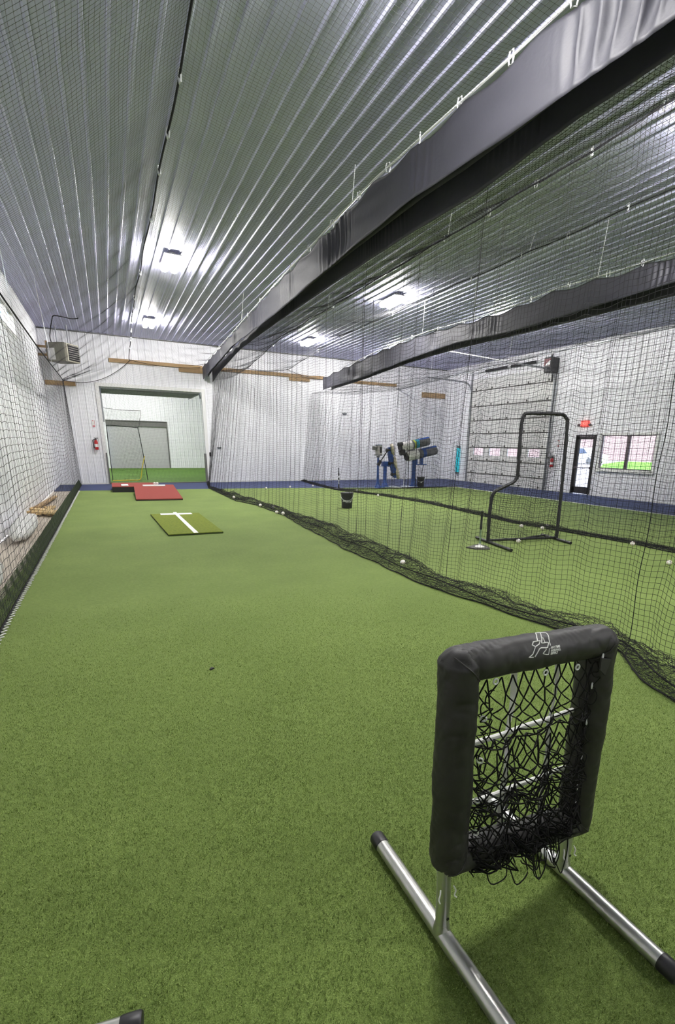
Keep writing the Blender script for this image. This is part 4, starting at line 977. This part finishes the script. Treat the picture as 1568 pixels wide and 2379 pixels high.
for x, y, z, l in [
 (3.01, 14.27, .07, 'white baseball on the piled net hem, farthest along the mound lane'),
 (3.25, 12.35, .05, 'white baseball on the net hem, second from the far end of the mound lane'),
 (3.47, 12.00, .037, 'white baseball on the turf just behind the divider net, in the far group of four'),
 (3.25, 10.95, .05, 'left one of two close white baseballs resting on the net hem'),
 (3.32, 10.70, .05, 'right one of two close white baseballs resting on the net hem'),
 (4.79, 17.32, .037, 'white baseball at the blue edge left of the far divider net, leftmost of three'),
 (5.78, 17.68, .037, 'white baseball at the blue edge, middle of three near the far wall'),
 (6.74, 17.85, .037, 'white baseball at the blue edge, rightmost of three near the far wall'),
 (7.52, 15.6, .037, 'white baseball just right of the lidded bucket by the far net hem'),
 (7.38, 13.79, .037, 'white baseball alone by the far net hem, between bucket and blue machines'),
 (3.27, 5.38, .075, 'large white baseball on the net hem in the middle of the near divider net'),
 (5.98, 6.10, .037, 'white baseball under the bottom rail of the L-shaped screen'),
 (7.23, 7.33, .037, 'white baseball seen through the L-shaped screen, leftmost of three at the far hem'),
 (7.43, 6.96, .037, 'white baseball seen through the L-shaped screen, middle of three at the far hem'),
 (7.73, 7.12, .045, 'white baseball seen by the right post of the L-shaped screen'),
 (7.64, 5.15, .037, 'white baseball against the far net hem, right of the L-shaped screen'),
 (6.82, 4.00, .037, 'white baseball on open turf at the right edge of the picture'),
 (1.16, 16.66, .318, 'left one of two white baseballs on the red mound rubber'),
 (1.235, 16.65, .318, 'right one of two white baseballs on the red mound rubber')]:
    ball(x, y, z, l)

# ------------------------------------------------------------------ timber on the far wall
def board(x0, x1, z0, z1, zr, label, m='wood', y=D - .0186, th=.04):
    """zr: drop from left to right"""
    L = x1 - x0; e = empty('timber_board', ((x0 + x1) / 2, y - th / 2, (z0 + z1) / 2)); mb = MB()
    mb.box(-L / 2, L / 2, -th / 2, th / 2, -(z1 - z0) / 2, (z1 - z0) / 2); o = mb.build('timber_board', M[m]); bpy.data.objects.remove(e)
    o.location = ((x0 + x1) / 2, y - th / 2, (z0 + z1) / 2); o.rotation_euler.y = zr / L if L else 0
    tag(o, label, 'timber board', 'pine boards on the far wall')
board(-1.60, -.72, 3.34, 3.48, .0, 'short pine board on the far wall below the heater')
board(.39, 3.53, 4.21, 4.34, .0, 'long pine board above the far doorway')
board(2.68, 3.53, 4.07, 4.21, .0, 'short pine block under the right end of the board above the doorway')
board(3.60, 8.49, 4.21, 4.34, .0, 'longest pine board on the far wall between the two valances', y=D - .0215)
board(6.95, 7.83, 4.08, 4.20, .0, 'short pine block under the longest board, near the farther valance')
board(8.52, 12.06, 4.17, 4.29, .0, 'pine board on the far wall right of the farther valance')
board(13.46, 14.80, 3.80, 4.03, .0, 'pine board beside the far right corner', 'wood')

# ------------------------------------------------------------------ heater
e = empty('unit_heater', (-.95, 20.05, 3.95), -.62); tag(e, 'olive and cream unit heater hanging in the far left corner', 'heater')
mb = MB(); mb.bbox((0, 0, .29), (.62, .56, .56), ch=.015); mb.build('casing', M['olive'], e)
mb = MB(); mb.bbox((.36, 0, .28), (.10, .54, .54), ch=.01); mb.build('front_collar', M['cream'], e)
mb = MB(); mb.bbox((.415, 0, .28), (.02, .47, .47), ch=.005); mb.build('grille_back', M['blackplastic'], e)
mb = MB()
for k in range(7): mb.box(.42, .45, -.23, .23, .085 + k * .066, .10 + k * .066)
mb.build('louver', mat('pale_louver', (.40, .38, .36), .5), e)
mb = MB(); mb.box(-.26, -.02, -.290, -.281, .06, .40); mb.build('data_label', M['paper'], e)
mb = MB(); mb.tube([(-.45, -.1, .35), (-.31, -.1, .35)], .05, 10); mb.tube([(-.2, .1, .57), (-.2, .1, 1.14)], .02, 8); mb.tube([(.2, .1, .57), (.2, .1, 1.14)], .02, 8); mb.build('hanger_rod', M['galv'], e)
o = MB(); o.box(-1.40, -1.33, 20.35, 20.42, 4.05, 4.62); o.box(-1.63, -1.33, 20.30, 20.35, 4.15, 4.22); o.box(-1.63, -1.33, 20.30, 20.35, 4.40, 4.47); tag(o.build('timber_bracket', M['wood']), 'orange pine bracket left of the unit heater', 'bracket')
o = MB(); o.tube(bez([(-1.2, 20.2, 4.5), (-1.22, 20.2, 4.75), (-1.05, 19.2, 5.04), (-.95, 18.7, 5.07), (-.69, 18.7, 5.06), (-.52, 18.8, 5.06), (-.36, 18.72, 5.07), (-.34, 18.70, 5.09)], 5), .014, 6); tag(o.build('gas_hose', M['rope'], None, True), 'thin dark hose along the ceiling above the unit heater', 'hose')

# ------------------------------------------------------------------ extinguishers and signs
def extinguisher(x, y, z, rz, label):
    e = empty('fire_extinguisher', (x, y, z), rz); tag(e, label, 'fire extinguisher')
    mb = MB(); mb.lathe([(.02, 0), (.055, .004), (.062, .02), (.062, .26), (.05, .31), (.025, .335), (.022, .35)], n=18); mb.build('cylinder', M['red'], e, True)
    mb = MB(); mb.lathe([(.024, .34), (.024, .37), (.015, .39)], n=12); mb.bbox((.02, 0, .395), (.12, .022, .016)); mb.bbox((.02, 0, .43), (.13, .02, .012)); mb.build('valve', M['blackplastic'], e)
    mb = MB(); mb.tube(bez([(-.02, 0, .37), (-.09, -.01, .33), (-.085, -.02, .18), (-.075, -.02, .06)], 6), .011, 8); mb.build('hose', M['blackplastic'], e, True)
    mb = MB(); mb.lathe([(.0631, .10), (.0634, .11), (.0634, .19), (.0631, .20)], n=18); mb.build('label_band', M['paper'], e, True)
    mb = MB(); mb.bbox((0, .072, .2), (.09, .018, .36)); mb.build('wall_bracket', M['galv'], e)
extinguisher(-.33, D - .097, 1.22, 0, 'red fire extinguisher on the white wall left of the far doorway')
extinguisher(XR - .097, 13.72, .88, -PI / 2, 'red fire extinguisher on the right wall beside the garage door')
def wall_sign(x, y, z, rz, label):
    e = empty('wall_sign', (x, y, z), rz); tag(e, label, 'sign'); mb = MB(); mb.box(-.045, .045, -.006, .0, -.12, .12); mb.build('plate', M['paper'], e)
    mb = MB(); mb.box(-.04, .04, -.009, -.006, -.115, -.06); mb.box(.028, .04, -.009, -.006, -.06, .115); mb.box(-.04, .0, -.009, -.006, .085, .115); mb.build('red_marks', M['signred'], e)
wall_sign(-.33, D - .022, 2.12, 0, 'small white and red sign above the far fire extinguisher')
wall_sign(XR - .022, 13.55, 1.75, -PI / 2, 'small white and red sign above the right wall fire extinguisher')
e = empty('exit_sign', (XR - .03, 12.47, 2.42), -PI / 2); tag(e, 'lit red exit sign with two lamp heads above the glazed door', 'exit sign')
mb = MB(); mb.bbox((0, 0, 0), (.34, .06, .22), ch=.012); mb.build('housing', M['exit'], e)
text_obj('EXIT', .15, M['exit_letter'], e, Mx((0, -.033, 0), PI / 2), ext=.002, bold=.003)
for s in (-1, 1):
    mb = MB(); mb.tube([(s * .17, -.01, -.02), (s * .215, -.02, -.03)], .014, 8); mb.tube([(s * .24, -.0, -.035), (s * .24, -.06, -.045)], .04, 12); mb.build('lamp_head', M['mauve'], e, True)

# ------------------------------------------------------------------ right wall gear
e = empty('door_opener', (XR - .26, 14.08, 4.22), 0); tag(e, 'black and red garage door opener box at the top of the door track', 'door opener')
mb = MB(); mb.bbox((0, 0, .26), (.42, .34, .50), ch=.02); mb.build('housing', M['blackplastic'], e)
mb = MB(); mb.box(-.222, -.211, -.15, .15, .22, .46); mb.box(-.18, .10, .171, .178, .22, .46); mb.build('front_plate', mat('dark_red_plate', (.14, .02, .025), .4), e)
mb = MB(); mb.add([(-.226, -.14, .24), (-.226, .12, .22), (-.226, -.02, .34), (-.226, -.14, .40), (-.222, -.14, .24), (-.222, .12, .22), (-.222, -.02, .34), (-.222, -.14, .40)], [(0, 1, 2, 3), (7, 6, 5, 4), (0, 4, 5, 1), (1, 5, 6, 2), (2, 6, 7, 3), (3, 7, 4, 0)]); mb.build('white_swoosh', M['white'], e)
mb = MB(); mb.tube([(0, 0, .51), (0, 0, .62), (-.05, .05, .70)], .04, 8); mb.tube([(.1, 0, .0), (.1, 0, -.3)], .03, 8); mb.build('mount', M['blackmetal'], e)
mb = MB(); mb.tube([(XR - .040, 13.93, .0), (XR - .040, 13.93, 4.2)], .02, 8); mb.bbox((XR - .06, 13.9, 1.32), (.08, .12, .16)); tag(mb.build('electric_conduit', M['galv'], None, True), 'grey conduit with a small switch box right of the garage door', 'conduit')
mb = MB(); mb.bbox((XR - .045, 13.98, 1.30), (.05, .12, .14)); tag(mb.build('door_switch', M['blackplastic']), 'small dark switch box between garage door and fire extinguisher', 'switch')
e = empty('tube_light', (XR - .10, 19.55, .28), 0); tag(e, 'glowing cyan upright tube on the right wall left of the garage door', 'tube')
mb = MB(); mb.lathe([(.08, .10), (.085, .11), (.085, 1.22), (.08, 1.23)], n=18); mb.build('tube', M['cyan'], e, True)
for z in (0.02, 1.22):
    mb = MB(); mb.lathe([(.06, z), (.092, z + .02), (.092, z + .09), (.06, z + .11)], n=18); mb.build('end_cap', M['greygrip'], e, True)
mb = MB(); mb.box(-.092, -.086, -.012, .012, .12, 1.2); mb.build('rib', mat('teal_rib', (.02, .2, .3), .4), e)
# small boxes on the far wall
for n_, x, z, w, hgt, lab in (('wall_switch', 3.60, 1.10, .07, .15, 'small black switch on the far wall right of the doorway'), ('wall_bracket', 3.96, 1.36, .15, .05, 'small dark bracket on the far wall beyond the doorway switch'), ('wall_bracket', 9.44, 2.89, .20, .07, 'small dark bracket high on the far wall between the valances')):
    mb = MB(); mb.bbox((0, 0, 0), (w, .05, hgt), ch=.008); o = mb.build(n_, M['blackplastic'] if n_ == 'wall_switch' else M['greygrip']); o.location = (x, D - .047, z); tag(o, lab, 'switch' if n_ == 'wall_switch' else 'bracket')

# ------------------------------------------------------------------ timber pile and sacks on the concrete strip
rr2 = random.Random(21); labs = ['lowest pale plank of the timber pile on the concrete strip', 'pale plank of the timber pile, turned towards the turf', 'pale plank lying on top of the pile near its front', 'long orange plank on the wall side of the timber pile', 'long orange plank on top of the timber pile', 'short broken plank at the front of the timber pile', 'thin splinter of plank at the turf side of the pile']
PL = [(-1.42, 12.9, .03, 1.3, .16, .42, 'paleboard'), (-1.36, 13.1, .03, 1.5, .13, -.10, 'paleboard'), (-1.40, 12.75, .075, 1.15, .16, .62, 'paleboard'), (-1.53, 14.4, .03, 3.0, .10, -.03, 'wood'), (-1.46, 14.5, .075, 3.1, .10, -.04, 'wood'), (-1.34, 12.35, .075, .7, .12, .9, 'paleboard'), (-1.28, 13.0, .045, .95, .07, .25, 'paleboard')]
for (x, y, z, L, w, a, m), lab in zip(PL, labs):
    mb = MB(); mb.bbox((0, 0, 0), (w, L, .042), ch=.003); o = mb.build('pine_plank', M[m]); o.location = (x, y, z + rr2.uniform(0, .01)); o.rotation_euler = (rr2.uniform(-.02, .03), rr2.uniform(-.06, .06), a)
    tag(o, lab, 'plank', 'planks on the concrete strip')
def sack(x, y, L, r, label, seed, rz=0.):
    n = 40; k = 22; vs = []; fs = []
    for i in range(n + 1):
        t = i / n; s = (t - .5) * L; rr_ = r * (math.sin(PI * min(max(t, .004), .996)) ** .38)
        for j in range(k):
            a = 2 * PI * j / k; d = Vector((math.cos(a), 0, math.sin(a)))
            wv = noise.noise(Vector((s * 3, math.cos(a) * 1.4 + seed, math.sin(a) * 1.4))) * .16 + noise.noise(Vector((s * 9, math.cos(a) * 3 + seed, math.sin(a) * 3))) * .06
            p = d * rr_ * (1 + wv); p.z = max(p.z * .85, -.86 * r * .85) ; vs.append((p.x, s, p.z + .86 * r * .85))
    for i in range(n):
        for j in range(k):
            l = (j + 1) % k; fs.append((i * k + j, i * k + l, (i + 1) * k + l, (i + 1) * k + j))
    fs += [tuple(range(k - 1, -1, -1)), tuple(n * k + j for j in range(k))]
    e = empty('white_sack', (x, y, -.010), rz); tag(e, label, 'sack', 'white sacks along the left wall')
    MB().add(vs, fs).build('bag', M['sack'], e, True)
    mb = MB(); mb.tube([(.02, L * .49, .5 * r), (.0, L * .53, .55 * r), (.03, L * .56, .62 * r)], [.05 * r * 4, .03, .06], 10); mb.build('gathered_neck', M['sack'], e, True)
sack(-1.40, 10.2, 2.5, .17, 'long white sack lying by the left wall next to the timber pile', 3.1, .03)
sack(-1.33, 5.7, 2.3, .20, 'white sack lying by the left wall at the left edge of the picture', 8.4, -.02)
mb = MB(); mb.lathe([(.03, 0), (.034, .012), (.02, .022)], n=10); o = mb.build('floor_scrap', M['blackplastic']); o.location = (-1.22, 13.2, -.011); tag(o, 'tiny dark scrap on the concrete beside the planks', 'scrap')

# little debris on the turf
mb = MB(); mb.add([(-.02, -.01, 0), (.02, -.012, 0), (.012, .012, 0), (-.014, .010, 0), (-.016, -.008, .012), (.015, -.01, .008), (.01, .008, .014), (-.012, .008, .007)], [(0, 1, 5, 4), (1, 2, 6, 5), (2, 3, 7, 6), (3, 0, 4, 7), (4, 5, 6, 7), (3, 2, 1, 0)]); o = mb.build('rubber_scrap', M['blackplastic']); o.location = (.48, 3.35, .001); o.rotation_euler.z = .7
tag(o, 'tiny black scrap alone on the open turf of the mound lane', 'scrap')

# ------------------------------------------------------------------ net frame in the next room
e = empty('practice_net', (0, 22.5, 0)); tag(e, 'thin framed practice net standing in the next room behind the doorway', 'net frame')
mb = MB(); mb.tube(bez([(.06, 0, .02), (.06, 0, 1.0), (.07, 0, 2.0), (.12, 0, 2.12), (.6, 0, 2.10), (1.1, 0, 2.06), (1.17, 0, 1.98), (1.26, 0, 1.0), (1.33, 0, .02)], 5), .014, 8); mb.build('frame', M['blackmetal'], e, True)
mb = MB(); mb.tube(bez([(1.30, 0, .98), (1.19, -.03, .6), (1.15, -.04, .45), (1.10, -.05, .2), (1.02, -.06, .04), (.7, -.06, .03), (.06, -.05, .02)], 6), .016, 6); mb.build('yellow_edge', M['yellow'], e, True)
xx = np.arange(.08, 1.28, .05); zz = np.arange(.03, 2.06, .05); X, Z = np.meshgrid(xx, zz, indexing='ij'); w_ = Wob(6, 3, 9, 77, 2)
net_obj('net_panel', np.stack([X + .01 * w_(X, Z), .03 * w_(X + 3, Z), Z + .01 * w_(X, Z + 3)], -1), .002, None, e)
mb = MB(); mb.tube([(-.02, .03, 2.76), (.6, .03, 2.70), (1.34, .03, 2.71)], .008, 6); mb.tube([(1.34, .03, 2.71), (1.2, .02, 2.05)], .006, 6); mb.build('top_cord', M['blackmetal'], e)
X, Z = np.meshgrid(np.arange(0, 1.34, .05), np.arange(2.08, 2.7, .05), indexing='ij'); net_obj('net_panel', np.stack([X, .03 + .02 * w_(X, Z), Z], -1), .0018, None, e)

# ------------------------------------------------------------------ outside, seen through the right door and window
mb = MB(); mb.box(XR + .35, 120, -40, 130, -.08, -.02); struct(mb.build('ground_outside', M['asphalt']))
mb = MB(); mb.prism([(36, 28.4), (38.5, 18), (66, 30), (66, 48), (50, 38.8)], -.02, .02); struct(mb.build('lawn_outside', M['lawn']))
e = struct(empty('building_outside', (72, 40, 0)))
mb = MB(); mb.box(0, 10, -40, 60, -.02, 9); mb.build('wall', M['pink'], e)
mb = MB(); mb.box(-.6, 10.5, -40.5, 60.5, 9, 9.4); mb.build('roof', M['mauve'], e)
e = empty('parked_vehicle', (47.0, 39.3, 0), PI / 2); tag(e, 'white vehicle parked outside, seen through the glazed door', 'vehicle')
mb = MB(); mb.prism([(-2.6, .35), (-2.6, 1.05), (-1.5, 1.15), (-.9, 1.75), (1.4, 1.78), (2.4, 1.1), (2.6, .95), (2.6, .35)], -.9, .9, Matrix.Rotation(PI / 2, 4, 'X')); mb.build('body', M['vanwhite'], e)
mb = MB(); mb.prism([(-1.3, 1.14), (-.8, 1.64), (.25, 1.66), (.25, 1.14)], -.91, .91, Matrix.Rotation(PI / 2, 4, 'X')); mb.prism([(.33, 1.14), (.33, 1.66), (1.3, 1.66), (1.95, 1.14)], -.91, .91, Matrix.Rotation(PI / 2, 4, 'X')); mb.build('side_window', M['vanglass'], e)
for x in (-1.6, 1.65):
    for s in (-1, 1):
        mb = MB(); mb.lathe([(.15, -.11), (.33, -.11), (.35, -.06), (.35, .06), (.33, .11), (.15, .11)], n=20, mtx=Mx((x, s * .84, .35), PI / 2)); mb.build('wheel', M['greygrip'], e, True)

# ------------------------------------------------------------------ turf fibres near the viewer
def blades(N, x0, x1, y0, y1, fade):
    r = RNG; x = r.uniform(x0, x1, N); y = r.uniform(y0, y1, N)
    dist = np.hypot(x, y); keep = r.uniform(0, 1, N) < np.clip(1.3 - 1.3 * dist / fade, 0, 1); x = x[keep]; y = y[keep]; n = len(x)
    a = r.uniform(0, 2 * PI, n); w = r.uniform(.0005, .0010, n); L = r.uniform(.004, .010, n); la = r.uniform(0, 2 * PI, n); ln = r.uniform(.2, 1.1, n)
    dx, dy = np.cos(a) * w, np.sin(a) * w; tx, ty = x + np.cos(la) * ln * L, y + np.sin(la) * ln * L; mx_, my_ = x + np.cos(la) * ln * L * .35, y + np.sin(la) * ln * L * .35
    z0 = np.zeros(n); V = np.stack([np.stack([x - dx, y - dy, z0], 1), np.stack([x + dx, y + dy, z0], 1), np.stack([mx_ + dx * .9, my_ + dy * .9, L * .6], 1), np.stack([mx_ - dx * .9, my_ - dy * .9, L * .6], 1), np.stack([tx + dx * .4, ty + dy * .4, L], 1), np.stack([tx - dx * .4, ty - dy * .4, L], 1)], 1).reshape(-1, 3)
    b = (np.arange(n) * 6)[:, None]; F = np.concatenate([b + np.array([0, 1, 2, 3]), b + np.array([3, 2, 4, 5])], 0)
    o = link('turf_pile', np_mesh('turf_pile', V, F), M['blade']); tag(o, 'short green fibres of the turf closest to the viewer', 'turf pile', kind='stuff')
blades(950000, -1.0, 3.3, .25, 5.4, 5.4)

# ------------------------------------------------------------------ daylight outside, exposure
w = bpy.data.worlds.new('World'); S.world = w; w.use_nodes = True; nt = w.node_tree
bg = nt.nodes['Background']; sk = nt.nodes.new('ShaderNodeTexSky'); sk.sky_type = 'NISHITA'; sk.sun_disc = False; sk.sun_elevation = math.radians(48); sk.sun_rotation = math.radians(200); sk.air_density = 1.; sk.dust_density = 3.
nt.links.new(sk.outputs[0], bg.inputs[0]); bg.inputs[1].default_value = 1.1
S.view_settings.view_transform = 'Standard'; S.view_settings.look = 'None'; S.view_settings.exposure = 0.; S.view_settings.gamma = 1.; S.view_settings.use_curve_mapping = False
S.cycles.max_bounces = 10; S.cycles.diffuse_bounces = 6; S.cycles.transparent_max_bounces = 24; S.cycles.caustics_reflective = False; S.cycles.caustics_refractive = False
S.cycles.sample_clamp_indirect = 6.
